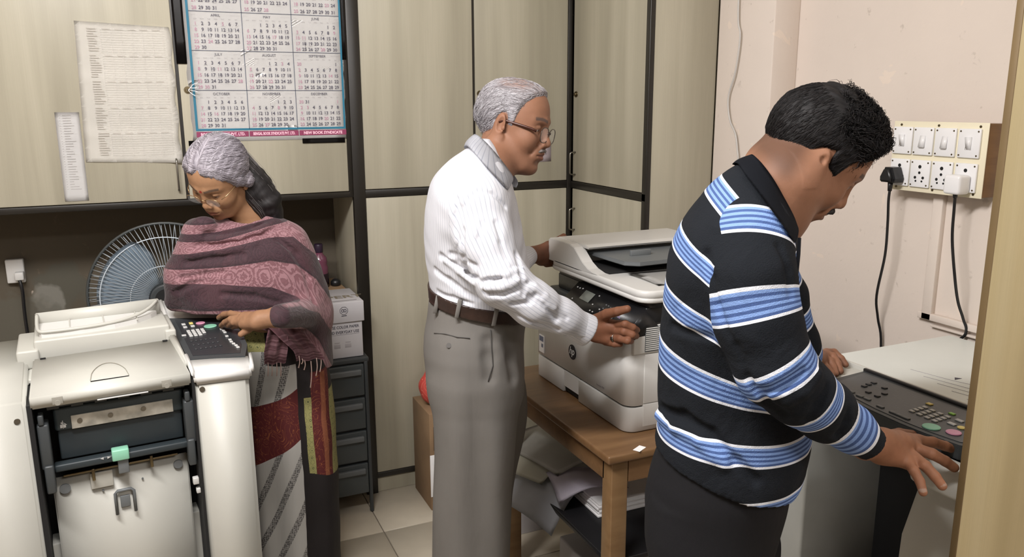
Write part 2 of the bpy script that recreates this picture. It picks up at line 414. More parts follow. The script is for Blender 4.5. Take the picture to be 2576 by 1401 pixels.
# big printed timetable sheet
r = wroot('printed_chart', (-.04, 3.12, 1.43), 'large creased paper sheet with faint printed tables beside the calendar', 'paper')
def chart(u, v):
    x = -.197+.303*u + (.0 if v > .5 else 0) + .012*(1-v)*(u > 0)*0; z = 1.428+.462*v - .012*u
    crease = abs(v-.60); crease2 = abs(v-.2)
    y = YB-.003-.004*max(0, 1-crease*14)-.004*max(0, 1-crease2*16)-.0015*math.sin(9*u)-.02*max(0, u-.86)*max(0, .12-v)*40
    if u > .99: x += .004*math.sin(v*23)
    return (x-.012*v*(1-u)*-1, y, z)
wb(MB().grid(16, 30, chart, .0005), 'sheet', plain('chart_paper', srgb(250,247,240), .8, nz=.03), r)
a = MB(); b = MB(); rnd = random.Random(3)
for blk in range(5):
    z1 = 1.868-blk*.086
    for i in range(10):
        z = z1-i*.0078; u0 = -.152+rnd.uniform(0, .003)
        vq(a, u0, u0+rnd.uniform(.018, .034), z-.0018, z, YB-.0115)
        vq(b, -.112, .085, z-.0030, z-.0026, YB-.0115)
        if i == 0:
            for k in range(5): vq(a, -.105+k*.038, -.080+k*.038, z-.0015, z, YB-.0115)
    for k in range(7): vq(b, -.112+k*.032, -.1115+k*.032, z1-.078, z1, YB-.0115)
wb(a, 'printed_rows', plain('grey_print', srgb(186,180,172), .8), r); wb(b, 'printed_lines', plain('faint_print', srgb(226,221,215), .8), r)
# narrow list sheet
r = wroot('printed_list', (-.235, 3.12, 1.3), 'narrow paper list with a column of names taped below the large chart', 'paper')
wb(MB().grid(6, 14, lambda u, v: (-.274+.073*u, YB-.0012-.0012*math.sin(5*v+3*u), 1.297+.298*v), .0004), 'sheet', 'paper', r)
a = MB()
for i in range(30): vq(a, -.252, -.252+rnd.uniform(.012, .034), 1.585-i*.0085-.0012, 1.585-i*.0085, YB-.0032); vq(a, -.262, -.259, 1.585-i*.0085-.001, 1.585-i*.0085, YB-.0032)
wb(a, 'printed_rows', plain('list_print', srgb(176,172,170), .8), r)
# note behind the man's face
r = wroot('small_note', (1.53, 3.12, 1.37), 'small pinkish paper note with black handwriting on the door behind the man in glasses', 'paper')
wb(MB().grid(4, 4, lambda u, v: (1.455+.123*u, YB-.001-.001*math.sin(4*u), 1.372+.083*v), .0004), 'sheet', plain('pink_paper', srgb(228,214,220), .8), r)
a = MB()
for x in (1.470, 1.478, 1.490, 1.499, 1.515, 1.522, 1.538, 1.550): vq(a, x, x+.002, 1.402, 1.416, YB-.0032)
vq(a, 1.466, 1.503, 1.415, 1.417, YB-.0032); vq(a, 1.512, 1.528, 1.415, 1.417, YB-.0032); wb(a, 'handwriting', 'ink', r)

# ------------------------------------------------------------------ pillar cable
pts = [(1.955, 2.40, 2.70), (1.955, 2.41, 2.3)]+[(1.955, y, z) for y, z in ((2.409,1.934),(2.391,1.848),(2.407,1.725),(2.436,1.648),(2.437,1.601),(2.421,1.549),(2.388,1.503),(2.373,1.448),(2.364,1.393),(2.36,1.2),(2.37,.9))]
def smooth_pts(pts, n=6):
    P = [Vector(p) for p in pts]; out = []
    for i in range(len(P)-1):
        p0 = P[max(i-1, 0)]; p1 = P[i]; p2 = P[i+1]; p3 = P[min(i+2, len(P)-1)]
        for k in range(n):
            t = k/n; out.append(.5*((2*p1)+(p2-p0)*t+(2*p0-5*p1+4*p2-p3)*t*t+(3*p1-p0-3*p2+p3)*t**3))
    out.append(P[-1]); return out
tag(MB().tube(smooth_pts(pts), .0032, 8).build('hanging_cable', 'wire'), 'thin white cable hanging loose down the plastered pillar', 'cable')

# ------------------------------------------------------------------ switch board
XS = 2.022
r = wroot('switch_board', (2.05, 1.606, 1.36), 'wooden box switch board with four switches over four sockets on the pinkish wall', 'switch board')
wb(MB().box(XS+.003, 2.0795, 1.457, 1.755, 1.364, 1.560, .002), 'wooden_box', wood('box_wood', srgb(104,72,36), srgb(142,104,58)), r)
wb(MB().box(XS, XS+.003, 1.456, 1.756, 1.362, 1.562, .0012), 'face_plate', plain('ivory_plate', srgb(240,232,206), .4, nz=.02), r)
a = MB()
for y in (1.73, 1.606, 1.48):
    for z in (1.372, 1.552): a.cyl((XS-.0015, y, z), (XS, y, z), .0035, seg=10)
wb(a, 'board_screws', 'brass', r)
swc = [1.718, 1.6485, 1.578, 1.505]
def module(y, z, kind, on=0):
    P = Vector((XS, y, z))
    o = MB().box(-.0075, 0, -.0325, .0325, -.039, .039, .0025).build('switch_plate' if kind == 'sw' else 'socket_plate', 'switchwhite', r); o.location = P-Vector(r.location)
    s_ = MB()
    for dy in (-.026, .026):
        for dz in (-.032, .032): s_.cyl((-.0085, dy, dz), (-.007, dy, dz), .0024, seg=10)
    s_.build('screws', 'brass', o)
    if kind == 'sw':
        k = MB(); t_ = .004 if on else -.004
        k.hexa([(-.007, -.009, -.017), (-.007, .009, -.017), (-.007-.0035-t_ if t_ < 0 else -.0155, .009, -.017), (-.0075-.003 if t_ < 0 else -.0155, -.009, -.017),
                (-.007, -.009, .017), (-.007, .009, .017), (-.0145 if t_ < 0 else -.0085, .009, .017), (-.0145 if t_ < 0 else -.0085, -.009, .017)], .0008)
        k.build('rocker', 'switchwhite', o)
    else:
        h = MB()
        for dy, dz, rr in ((0, .020, .0052), (0, .003, .004), (.013, -.011, .0042), (-.013, -.011, .0042), (.010, -.021, .003), (-.010, -.021, .003)):
            h.cyl((-.0079, dy, dz), (-.004, dy, dz), rr, seg=14)
        h.build('pin_holes', 'blackmatte', o)
M['switchwhite'] = plain('switch_white', srgb(240,240,242), .3, nz=.01)
for y, on in zip(swc, (0, 1, 1, 0)): module(y, 1.507, 'sw', on)
for y in swc: module(y, 1.415, 'so')
# plugs
p1_ = wroot('black_plug', (1.99, 1.722, 1.39), 'black three-pin plug with a black cord in the switch board', 'plug')
a = MB(); a.prism([(-.024, -.022), (.024, -.022), (.026, -.010), (.013, .022), (-.013, .022), (-.026, -.010)], 0, -.042, 0, .004); o = wb(a, 'plug_body', 'blackplastic', p1_); o.location = (2.0145-1.99, 0, .018)
a = MB(); a.prism([(-.018, -.018), (.018, -.018), (.019, -.006), (.008, .016), (-.008, .016), (-.019, -.006)], 0, -.052, -.04, .003)
a.cyl((-.026, 0, -.018), (-.026, 0, -.048), .008, .006); o2 = a.build('cord_grip', 'blackplastic', o)
pts = [(1.9885, 1.722, 1.36), (1.99, 1.724, 1.33), (2.0, 1.728, 1.262), (2.005, 1.731, 1.164), (2.01, 1.752, 1.035), (2.045, 1.77, .955), (2.064, 1.764, .86), (2.065, 1.76, .6), (2.065, 1.75, .3)]
o = MB().tube([Vector(p)-Vector(p1_.location) for p in smooth_pts(pts)], .0040, 10).build('power_cord', 'blackplastic', p1_)
p2_ = wroot('white_plug', (1.99, 1.505, 1.39), 'chunky white plug with a black cord in the switch board', 'plug')
a = MB(); a.box(-.046, 0, -.025, .025, -.026, .026, .008, 3); o = wb(a, 'plug_body', 'switchwhite', p2_); o.location = (2.0145-1.99, .004, .008)
a = MB(); a.cyl((-.024, 0, -.024), (-.024, 0, -.036), .0065, .0055); a.build('cord_grip', 'blackplastic', o)
pts = [(1.9905, 1.509, 1.37), (1.995, 1.511, 1.33), (2.0, 1.510, 1.246), (2.005, 1.492, 1.138), (2.03, 1.493, 1.069), (2.052, 1.488, 1.02), (2.064, 1.484, .975), (2.066, 1.53, .9), (2.066, 1.60, .6), (2.066, 1.64, .3)]
MB().tube([Vector(p)-Vector(p2_.location) for p in smooth_pts(pts)], .0040, 10).build('power_cord', 'blackplastic', p2_)
# ------------------------------------------------------------------ printing machine on the left (own frame: u right, v back)
dr = empty('duplicating_machine', (-.296, 2.012, 0), math.radians(5), 'bulky cream office duplicating machine with a green lever in its open dark feed bay', 'copier')
def B(name, mat, parent, *boxes, bev=.004):
    a = MB()
    for b_ in boxes: a.box(*b_, bev)
    return a.build(name, mat, parent)
# side bodies
a = MB()
a.hexa([(-.17,.0,.02), (-.008,.0,.02), (-.008,.46,.02), (-.17,.46,.02), (-.17,0,.972), (-.008,0,.972), (-.008,.46,1.0), (-.17,.46,1.0)], .008, 3)
lb = a.build('left_body_panel', 'cream', dr)
MB().cyl((-.028, .003, .925), (-.028, -.002, .925), .0065, seg=16).build('screw', 'steel', lb)
a = MB()
a.hexa([(.350,.0,.02), (.480,.0,.02), (.496,.70,.02), (.350,.70,.02), (.350,0,.95), (.480,0,.945), (.496,.70,.955), (.350,.70,.955)], .010, 3)
rb = a.build('right_body_panel', 'cream', dr)
MB().cyl((.366, .003, .930), (.366, -.002, .930), .0065, seg=16).build('screw', 'steel', rb)
# white caps over the right column (front and back of the control panel)
a = MB(); a.hexa([(.349,-.006,.942), (.486,-.006,.936), (.500,.070,.955), (.349,.100,.960), (.349,-.002,.972), (.486,-.002,.968), (.500,.070,.978), (.349,.100,.981)], .006, 3)
a.hexa([(.345,-.002,.965), (.353,-.002,.965), (.353,.13,.972), (.345,.13,.972), (.345,.02,.982), (.353,.02,.982), (.353,.12,.992), (.345,.12,.992)], .002)
a.hexa([(.486,-.002,.955), (.494,-.002,.955), (.504,.08,.960), (.497,.08,.960), (.486,.005,.972), (.494,.005,.972), (.504,.075,.984), (.497,.075,.984)], .002)
a.build('front_cap', 'white', dr)
a = MB(); a.hexa([(.352,.575,.955), (.500,.50,.955), (.500,.70,.955), (.352,.78,.955), (.352,.575,.985), (.497,.50,.985), (.494,.585,1.002), (.352,.72,1.006)], .005, 3)
a.hexa([(.346,.57,.965), (.356,.565,.965), (.356,.72,.965), (.346,.72,.965), (.346,.585,.992), (.356,.58,.992), (.356,.70,1.012), (.346,.70,1.012)], .002)
a.build('rear_cap', 'white', dr)
# control panel
cp = [(.352,.100), (.485,.060), (.510,.16), (.522,.29), (.520,.40), (.502,.485), (.352,.565)]
a = MB(); a.prism(cp, 2, .950, .981, 0); pan = a.build('control_panel', 'charcoal', dr)
MB().prism([(.366,.125), (.478,.088), (.497,.17), (.506,.29), (.503,.40), (.490,.462), (.372,.535)], 2, .9805, .9822).build('panel_inset', plain('dark_panel_sheet', srgb(48,51,54), .3), pan)
def key(x, y, sx, sy, mat, name='key', h=.0035, z=.982):
    o = MB().box(-sx/2, sx/2, -sy/2, sy/2, 0, h, .0012).build(name, mat, pan); o.location = (x, y, z); return o
def rkey(x, y, r_, mat, name='round_key'):
    o = MB().cyl((0,0,0), (0,0,.0035), r_, r_*.96, 28, bev=.0008).build(name, mat, pan); o.location = (x, y, .982); return o
rkey(.432, .445, .0135, 'rose', 'stop_key'); rkey(.452, .395, .0185, 'mint', 'start_key')
for i in range(4):
    for j in range(4): 
        if j == 3 and i == 3: continue
        key(.388+j*.0125, .372-i*.019, .0095, .0135, 'keygrey')
key(.386, .455, .011, .017, 'keygrey'); key(.386, .420, .011, .017, 'keygrey'); key(.407, .457, .011, .018, 'yellow'); key(.407, .422, .011, .017, 'keygrey'); key(.371, .330, .012, .012, 'keygrey')
for k, yy in enumerate((.345, .325, .305, .262, .222, .200, .178, .158, .138)): key(.4745+.003*math.sin(k)+(.004 if yy < .25 else 0), yy, .0085, .012, 'keygrey')
for i in range(3):
    for j in range(6): key(.382+j*.0125, .265-i*.042, .007, .012, 'keydark', 'dark_key', .0025)
# top cover over the feed bay: sloping lid with front lip
a = MB()
a.hexa([(.0,.0,.945), (.342,.0,.945), (.336,.262,.962), (.006,.245,.962), (.0,.0,.976), (.342,.0,.978), (.333,.262,.997), (.006,.245,.997)], .004, 3)
tc = a.build('top_cover', 'cream', dr)
a = MB(); a.hexa([(.338,.08,.96), (.349,.08,.96), (.346,.275,.96), (.322,.275,.96), (.338,.07,.987), (.348,.07,.985), (.344,.275,1.006), (.326,.275,1.006)], .003); a.build('cover_rib', 'cream', tc)
a = MB()
for u in (.055, .287): a.box(u-.011, u+.011, -.0012, .002, .950, .968, .0008); a.cyl((u, -.0035, .954), (u, 0, .954), .0062, seg=14)
a.build('cover_catches', plain('catch_plastic', srgb(150,147,138), .4), tc)
a = MB(); a.box(.022, .034, .232, .240, .9962, .9985); a.box(.308, .320, .246, .254, .9967, .9990); a.build('cover_slots', 'blackmatte', tc)
# finger latch on the cover
a = MB()
arc = [(.126+.083*k/20, .040+.105*math.sin(math.pi*k/20)**.45 if 0 < k < 20 else .045) for k in range(21)]
def zc(v): return .9768+.0200*v/.25
a.tube([(x, y, zc(y)+.0008) for x, y in arc], .0009, 6); a.build('latch_outline', plain('seam_line_plastic', srgb(150,146,134), .6), tc)  # latch seam drawn as a thin beige-grey line
a = MB(); a.box(.126, .209, .036, .040, .9785, .9812); a.build('latch_slot', 'blackmatte', tc)
a = MB(); a.box(.135, .245, -.0015, .02, .9435, .9465, .001); a.build('latch_underside', 'keygrey', tc)
# scanner head block with document tray
a = MB()
a.box(.010, .332, .278, .46, .965, 1.034, .006, 3); blk = a.build('scanner_block', 'cream', dr)
a = MB(); a.box(-.03, .020, .265, .46, .965, 1.014, .006, 3); a.box(.318, .346, .270, .46, .965, 1.020, .005, 3); a.build('scanner_shoulders', 'cream', dr)
B('gap_liner', 'blackmatte', dr, (.010, .332, .250, .32, .945, .985), bev=0)
tray = MB()
prof = [(.024,.310), (.029,.300), (.12,.298), (.20,.308), (.255,.332), (.295,.372), (.312,.400), (.310,.420), (.024,.420), (.016,.412)]
tray.prism(prof, 2, 1.030, 1.046, 0)
tr = tray.build('document_tray', 'white', blk)
a = MB(); 
lip = [(.020,.412,1.070), (.020,.345,1.056), (.026,.306,1.050), (.05,.299,1.049), (.13,.300,1.049), (.20,.312,1.051), (.255,.338,1.056), (.292,.372,1.064), (.316,.412,1.074)]
a.tube(smooth_pts(lip, 5), .0045, 8); a.build('tray_lip', 'cream', tr)
a = MB(); a.hexa([(.016,.414,1.03), (.322,.414,1.03), (.322,.424,1.03), (.016,.424,1.03), (.016,.414,1.074), (.322,.414,1.078), (.322,.424,1.078), (.016,.424,1.074)], .002)
for k in range(1, 4): a.box(.012+k*.081, .015+k*.081, .33, .415, 1.044, 1.049)
a.build('tray_back', 'cream', tr)
# dark feed bay
a = MB(); a.box(-.006, .350, .16, .18, .12, .955); a.box(-.008, .002, .004, .17, .02, .955); a.box(.344, .3505, .004, .17, .02, .955); a.box(.0, .345, .0, .17, .02, .05)
bay = a.build('feed_bay_lining', 'blackmatte', dr)
a = MB(); a.box(.040, .325, .050, .075, .865, .925, .008, 3); fb = a.build('feed_unit', plain('dark_teal_plastic', srgb(52,62,66), .45), dr)
a = MB(); a.box(.045, .320, .060, .10, .790, .868, .004); a.box(.030, .335, .030, .060, .772, .790, .004); a.build('feed_guide', plain('dark_teal_plastic2', srgb(44,52,56), .5), dr)
a = MB()
a.box(.076, .300, .0465, .0505, .868, .901, .001)
st = a.build('label_strip', plain('grubby_label', srgb(206,202,190), .6, nz=.22, nscale=30), fb)
for u, z in ((.094, .886), (.160, .887), (.233, .889)): MB().cyl((u, .0445, z), (u, .0475, z), .0058, seg=14).build('strip_screw', 'steel', st)
a = MB(); a.tube([(.058,.049,.872), (.058,.049,.892)], .0012, 6); a.box(.052,.064,.0485,.050,.874,.882); a.box(.054,.058,.0485,.050,.884,.888); a.tube([(.060,.049,.886), (.066,.049,.880)], .001, 6); a.build('printed_symbol', 'keygrey', fb)
a = MB()
for q in range(12): a.box(.03+q*.025, .055+q*.025, .04, .16, .926+.004*(q % 2), .946)
a.build('feed_rollers', 'charcoal', dr)
gl = B('green_release_lever', 'mint', dr, (.152, .190, .022, .05, .775, .803), bev=.003)
B('lever_tongue', 'greyplastic', dr, (.163, .187, .03, .05, .738, .775), bev=.002)
a = MB()
for s_ in (-1, 1): a.prism([(.138+s_*.007-.003*s_, .784), (.138+s_*.007+.004*s_, .787), (.138+s_*.007-.003*s_, .790)], 1, .0285, .0295)
a.build('arrow_marks', 'keygrey', dr)
a = MB(); a.box(.045, .300, .045, .052, .752, .757, .001); a.box(.235, .242, .040, .055, .735, .765, .001); a.box(.105, .112, .040, .055, .730, .760, .001); a.build('guide_rail', 'brass', dr)
for s_ in (0, 1):
    u = .006 if s_ == 0 else .322
    a = MB(); a.box(u, u+.024, .015, .06, .79, .90, .004); a.box(u+(.0 if s_ else .004), u+(.018 if s_ else .024), .01, .05, .73, .80, .004); a.box(u+.004, u+.016, .012, .04, .90, .925, .003); a.build('side_bracket', 'charcoal', dr)
B('bay_latch', 'keygrey', dr, (.326, .340, .004, .02, .680, .698), (.332, .342, .004, .02, .655, .668), bev=.002)
# feed tray plate standing up inside the bay
a = MB(); a.hexa([(.020,.085,.20), (.325,.085,.20), (.325,.092,.20), (.020,.092,.20), (.020,.065,.745), (.325,.065,.745), (.325,.072,.745), (.020,.072,.745)], .003); a.box(.10, .150, .058, .068, .700, .742, .002)
pl = a.build('feed_tray_plate', 'cream', dr)
a = MB(); a.cyl((.045,.060,.715), (.045,.070,.715), .012, seg=18); a.cyl((.300,.060,.720), (.300,.070,.720), .011, seg=18)
for u, z in ((.125, .690), (.215, .700)): a.cyl((u,.062,z), (u,.07,z), .0022, seg=8)
a.build('plate_hubs', 'greyplastic', pl)
a = MB(); a.tube([(.150,.060,.620), (.150,.060,.676), (.156,.060,.682), (.186,.060,.682), (.192,.060,.676), (.192,.060,.620)], .004, 8); a.box(.160,.182,.062,.068,.635,.665,.001); a.build('plate_emblem', 'greyplastic', pl)
B('lower_front_panel', 'cream', dr, (0, .345, .10, .16, .02, .56), bev=.004)
B('rear_body', 'cream', dr, (-.008, .352, .18, .46, .02, .965), bev=.004)

# ------------------------------------------------------------------ fan in the niche
FY = 2.95
fr = empty('pedestal_fan', (.02, 3.03, 0), math.radians(-4), 'grey pedestal fan with a round wire guard in the dark niche', 'fan')
fc = Vector((0, -.06, .972))
def ring(mb, r_, y, th, n=64): mb.tube([fc+Vector((r_*math.cos(2*math.pi*k/n), y, r_*math.sin(2*math.pi*k/n))) for k in range(n)], th, 6, closed=True)
RF = .250
a = MB(); ring(a, RF, .02, .0050); gr = a.build('guard_rim', plain('dark_grey_metal', srgb(62,66,66), .4), fr)
for rr, yy in ((RF*.83, -.022), (RF*.45, -.045)):
    a = MB(); ring(a, rr, yy, .0020); a.build('guard_ring', plain('pale_wire', srgb(196,206,214), .35), fr)
wire_m = plain('grey_wire', srgb(150,158,164), .4); wm = None
for k in range(96):
    if wm is None:
        pts = []
        for q in range(9):
            r_ = .055+(RF-.055)*q/8; y = -.052+.072*(q/8)**3.2; tw = .22*(q/8)
            pts.append((r_*math.cos(tw), y, r_*math.sin(tw)))
        o = MB().tube(pts, .0011, 5).build('guard_wire', wire_m, fr); wm = o.data
    else: o = bpy.data.objects.new('guard_wire', wm); link(o, fr)
    o.location = fc; o.rotation_euler = (0, 2*math.pi*k/96, 0)
a = MB(); a.cyl(fc+Vector((0,-.058,0)), fc+Vector((0,-.042,0)), .046, .058, 36, bev=.002); a.build('hub_cap', 'charcoal', fr)
a = MB(); a.cyl(fc+Vector((0,-.0595,0)), fc+Vector((0,-.057,0)), .036, seg=36); a.build('hub_badge', 'blackmatte', fr)
a = MB(); a.cyl(fc+Vector((0,-.02,0)), fc+Vector((0,.01,0)), .040, seg=28); a.cyl(fc+Vector((0,.03,0)), fc+Vector((0,.14,0)), .065, .045, 28, bev=.004); a.cyl(fc+Vector((0,0,0)), fc+Vector((0,.05,0)), .006); a.build('motor', 'charcoal', fr)
blm = glassy('translucent_blade', srgb(150,170,188), .3, .75)
for k in range(3):
    def bf(u, v, k=k):
        r_ = .035+u*.185; w_ = .35+.75*math.sin(math.pi*min(1, u*.62+.18)); th = 2*math.pi*k/3+.5 + (v-.5)*w_*1.5
        return (r_*math.cos(th), -.012+.030*(v-.5)*(1.2-u*.4), r_*math.sin(th))
    o = MB().grid(10, 10, bf, .0015).build('blade', blm, fr); o.location = fc
a = MB()
for q in range(36):
    th = 2*math.pi*q/36; a.tube([fc+Vector((.05*math.cos(th), .06, .05*math.sin(th))), fc+Vector((.16*math.cos(th), .058, .16*math.sin(th))), fc+Vector((RF*math.cos(th), .02, RF*math.sin(th)))], .0013, 5)
tag(a.build('rear_guard', wire_m, fr), kind='stuff')
a = MB(); a.cyl((0,.06,.03), (0,.06,.93), .014, seg=20); a.cyl((0,.06,.45), (0,.06,.52), .022, seg=20); a.build('pole', 'charcoal', fr)
MB().cyl((0,.06,.0), (0,.06,.035), .17, .15, 40, bev=.006).build('base', 'charcoal', fr)

# ------------------------------------------------------------------ niche right: drawers, carton, bottle
r = wroot('drawer_tower', (.57, 3.09, 0), 'dark grey plastic drawer tower standing in the niche behind the woman', 'drawers')
a = MB(); a.box(.425, .705, 2.985, 3.24, .10, .655, .006); a.box(.415, .712, 2.972, 3.25, .635, .656, .006); a.box(.430, .440, 2.975, 2.99, .0, .64, .003); a.box(.692, .706, 2.972, 2.99, .0, .64, .003)
a.box(.43, .45, 3.2, 3.23, 0, .11); a.box(.685, .705, 3.2, 3.23, 0, .11); wb(a, 'frame', 'charcoal', r)
for k in range(4):
    z1 = .630-k*.138
    a = MB(); a.box(.442, .690, 2.970, 2.99, z1-.128, z1, .005); o = wb(a, 'drawer', plain('drawer_front%d' % k, srgb(70,76,78), .4), r)
    a = MB(); a.box(.455, .677, 2.955, 2.972, z1-.040, z1-.018, .004); a.build('drawer_pull', 'greyplastic', o)
cr_ = empty('paper_carton', (.578, 3.09, .6575), 0, 'white copier paper carton with grey lettering on the dark drawer tower', 'box')
M['carton'] = plain('white_carton', srgb(206,204,208), .6, nz=.03)
MB().box(-.118, .118, -.098, .12, 0, .175, .002).build('carton_body', 'carton', cr_)
lid = MB().box(-.126, .126, -.106, .13, .142, .222, .003).build('carton_lid', 'carton', cr_)
a = MB(); text(a, 'EXPERT', .062, (.03, -.035, .2226), (1,0,0), (0,1,0), bold=.0015, sx=1.05); a.build('lid_lettering', plain('gold_grey_ink', srgb(150,140,122), .6), lid)
a = MB(); a.quad((-.05,-.085,.2226), (.105,-.085,.2226), (.105,-.072,.2226), (-.05,-.072,.2226)); a.build('lid_small_print', 'inkfaint', lid)
a = MB(); a.tube([(.048+.0155*math.cos(q*math.pi/4+.39), -.1068, .190+.0155*math.sin(q*math.pi/4+.39)) for q in range(8)], .0008, 5, closed=True)
for s_ in (-1, 1): a.tube([(.048+s_*.0045+.0045*math.cos(q*math.pi/8), -.1068, .190+.0055*math.sin(q*math.pi/8)) for q in range(16)], .0011, 5, closed=True)
a.quad((.038,-.1066,.168), (.058,-.1066,.168), (.058,-.1066,.171), (.038,-.1066,.171)); a.build('round_emblem', 'ink', lid)
a = MB(); text(a, 'MULTIPURPOSE COLOR PAPER', .0155, (.105, -.0985, .118), (1,0,0), (0,0,1), align='RIGHT', bold=.0003, sx=.86); text(a, 'FOR OFFICE AND EVERYDAY USE', .0155, (.105, -.0985, .098), (1,0,0), (0,0,1), align='RIGHT', bold=.0003, sx=.86)
a.quad((-.08,-.0985,.093), (.105,-.0985,.093), (.105,-.0985,.0938), (-.08,-.0985,.0938)); a.build('body_lettering', 'ink', cr_.children[0])
a = MB()
for x in (.018, .06): a.box(x-.012, x+.012, -.0984, -.0980, .040, .056, .0002); a.box(x-.010, x+.010, -.0984, -.0980, .060, .064)
a.build('printed_marks', 'inkfaint', cr_.children[0])
r = wroot('brown_carton', (.6, 3.38, 0), 'plain brown carton standing behind the white paper carton in the niche', 'box')
wb(MB().box(.44, .700, 3.275, 3.50, .0005, .868, .002), 'carton_body', 'cardboard', r)
# bottle
bo = empty('water_bottle', (.610, 3.345, .8685), 0, 'purple translucent plastic water bottle with dark cap behind the white carton', 'bottle')
def lathe(mb, prof, seg=28):
    b = bmesh.new(); R_ = []
    for (r_, z) in prof: R_.append([b.verts.new((r_*math.cos(2*math.pi*k/seg), r_*math.sin(2*math.pi*k/seg), z)) for k in range(seg)])
    for i in range(len(R_)-1):
        for k in range(seg): b.faces.new((R_[i][k], R_[i][(k+1) % seg], R_[i+1][(k+1) % seg], R_[i+1][k]))
    b.faces.new(R_[0][::-1]); b.faces.new(R_[-1]); mb._merge(b, True); return mb
lathe(MB(), [(.030,0), (.034,.004), (.035,.03), (.032,.045), (.035,.06), (.035,.085), (.031,.095), (.033,.105), (.030,.125), (.017,.140), (.0145,.150)]).build('bottle_body', plain('purple_plastic', srgb(112,62,82), .15, spec=.8), bo)
lathe(MB(), [(.036,.001), (.0365,.03), (.0365,.055), (.036,.058)]).build('lower_sleeve', plain('dark_liquid', srgb(40,26,34), .2), bo)
lathe(MB(), [(.0165,.147), (.0175,.149), (.0175,.178), (.016,.182)]).build('cap', plain('dark_purple_cap', srgb(44,28,48), .4), bo)
o = empty('small_dark_jar', (.672, 3.34, .8685), 0, 'small round dark jar beside the purple bottle', 'jar')
lathe(MB(), [(.018,0), (.021,.005), (.021,.018), (.012,.028), (.008,.030)]).build('jar_body', 'blackplastic', o)
# socket on the niche wall at far left
r = wroot('wall_socket', (-.43, 3.5, 1.0), 'small white socket with a dark cable on the niche wall beside the fan', 'socket')
a = MB(); a.box(-.530, -.470, 3.49, 3.519, .96, 1.05, .004); wb(a, 'socket_body', 'white', r)
wb(MB().box(-.500, -.470, 3.455, 3.492, .975, 1.005, .004), 'plug_body', 'white', r)
wb(MB().tube(smooth_pts([(-.485,3.46,.975), (-.480,3.455,.93), (-.485,3.47,.8), (-.48,3.49,.5)]), .006, 8), 'cable', 'blackplastic', r)

# ------------------------------------------------------------------ wooden table
tb = wroot('wooden_table', (1.35, 1.97, 0), 'brown wooden table with a lower shelf carrying the white printer', 'table')
wb(MB().box(1.018, 1.72, 1.675, 2.44, .696, .720, .006, 3), 'tabletop', 'wood', tb)
a = MB(); a.box(1.038, 1.056, 1.73, 2.38, .630, .696, .002); a.box(1.09, 1.65, 1.690, 1.708, .630, .696, .002); a.box(1.684, 1.702, 1.73, 2.38, .630, .696, .002); a.box(1.09, 1.65, 2.40, 2.418, .630, .696, .002); wb(a, 'apron', 'wood', tb)
for x in (1.038, 1.652):
    for y in (1.69, 2.37): wb(MB().box(x, x+.05, y, y+.05, .0, .696, .003), 'leg', 'woodleg', tb)
wb(MB().box(1.05, 1.69, 1.71, 2.41, .375, .392, .003), 'lower_shelf', 'blackplastic', tb)
o = tag(MB().box(-.018, .018, -.010, .010, 0, .0006).build('label_sticker', 'paper'), 'small torn paper sticker on the front corner of the wooden table', 'sticker'); o.location = (1.12, 1.688, .7203); o.rotation_euler = (0, 0, .5)
# papers on the lower shelf
def sheetobj(cx, cy, z, w_, h_, rz, mat, label, curl=.01, seed=0, sag=0, name='paper_sheet', th=.0006, cat='paper'):
    rnd = random.Random(seed); a1, a2 = rnd.uniform(2, 5), rnd.uniform(2, 5)
    def fn(u, v):
        x = (u-.5)*w_; y = (v-.5)*h_; e = abs(u-.5)*2
        zz = curl*(.5+.5*math.sin(a1*u+a2*v)) - sag*max(0, .45-u)**1.3*2
        return (x, y, zz)
    o = MB().grid(14, 14, fn, th).build(name, mat); o.location = (cx, cy, z); o.rotation_euler = (0, 0, rz)
    return tag(o, label, cat)
a = MB()
st_root = wroot('paper_stack', (1.2, 2.1, .393), 'thick wrapped stack of white paper on the table shelf', 'paper')
for k in range(6): 
    wb(MB().box(1.14+.003*(k % 3), 1.42-.004*(k % 2), 1.93+.004*(k % 2), 2.21, .393+k*.007, .3995+k*.007, .001), 'ream_layer', 'paper', st_root)
sheetobj(1.19, 2.30, .470, .27, .33, .22, plain('folder_grey', srgb(226,224,218), .6), 'large grey-white folder lying on top of the shelf papers', .008, 2, .02, 'paper_folder', .002, 'folder')
sheetobj(1.13, 2.30, .458, .28, .22, .45, plain('folder_cream', srgb(228,226,212), .6), 'cream folder jutting out under the grey folder on the shelf', .006, 4, .05, 'paper_folder', .0015, 'folder')
sheetobj(1.17, 2.06, .447, .22, .20, -.25, plain('lilac_white_paper', srgb(240,234,246), .5), 'lilac-white folded sheet curling at the shelf front', .03, 7, .04)
sheetobj(1.09, 2.16, .412, .20, .28, .2, plain('plastic_sleeve', srgb(206,208,214), .35), 'crumpled translucent sleeve hanging over the shelf edge', .02, 9, .14)
r = wroot('floor_packet', (1.3, 1.95, 0), 'white wrapped paper packet on the floor under the table', 'box')
wb(MB().box(1.15, 1.5, 1.80, 2.2, .0005, .19, .006), 'packet', 'carton', r)
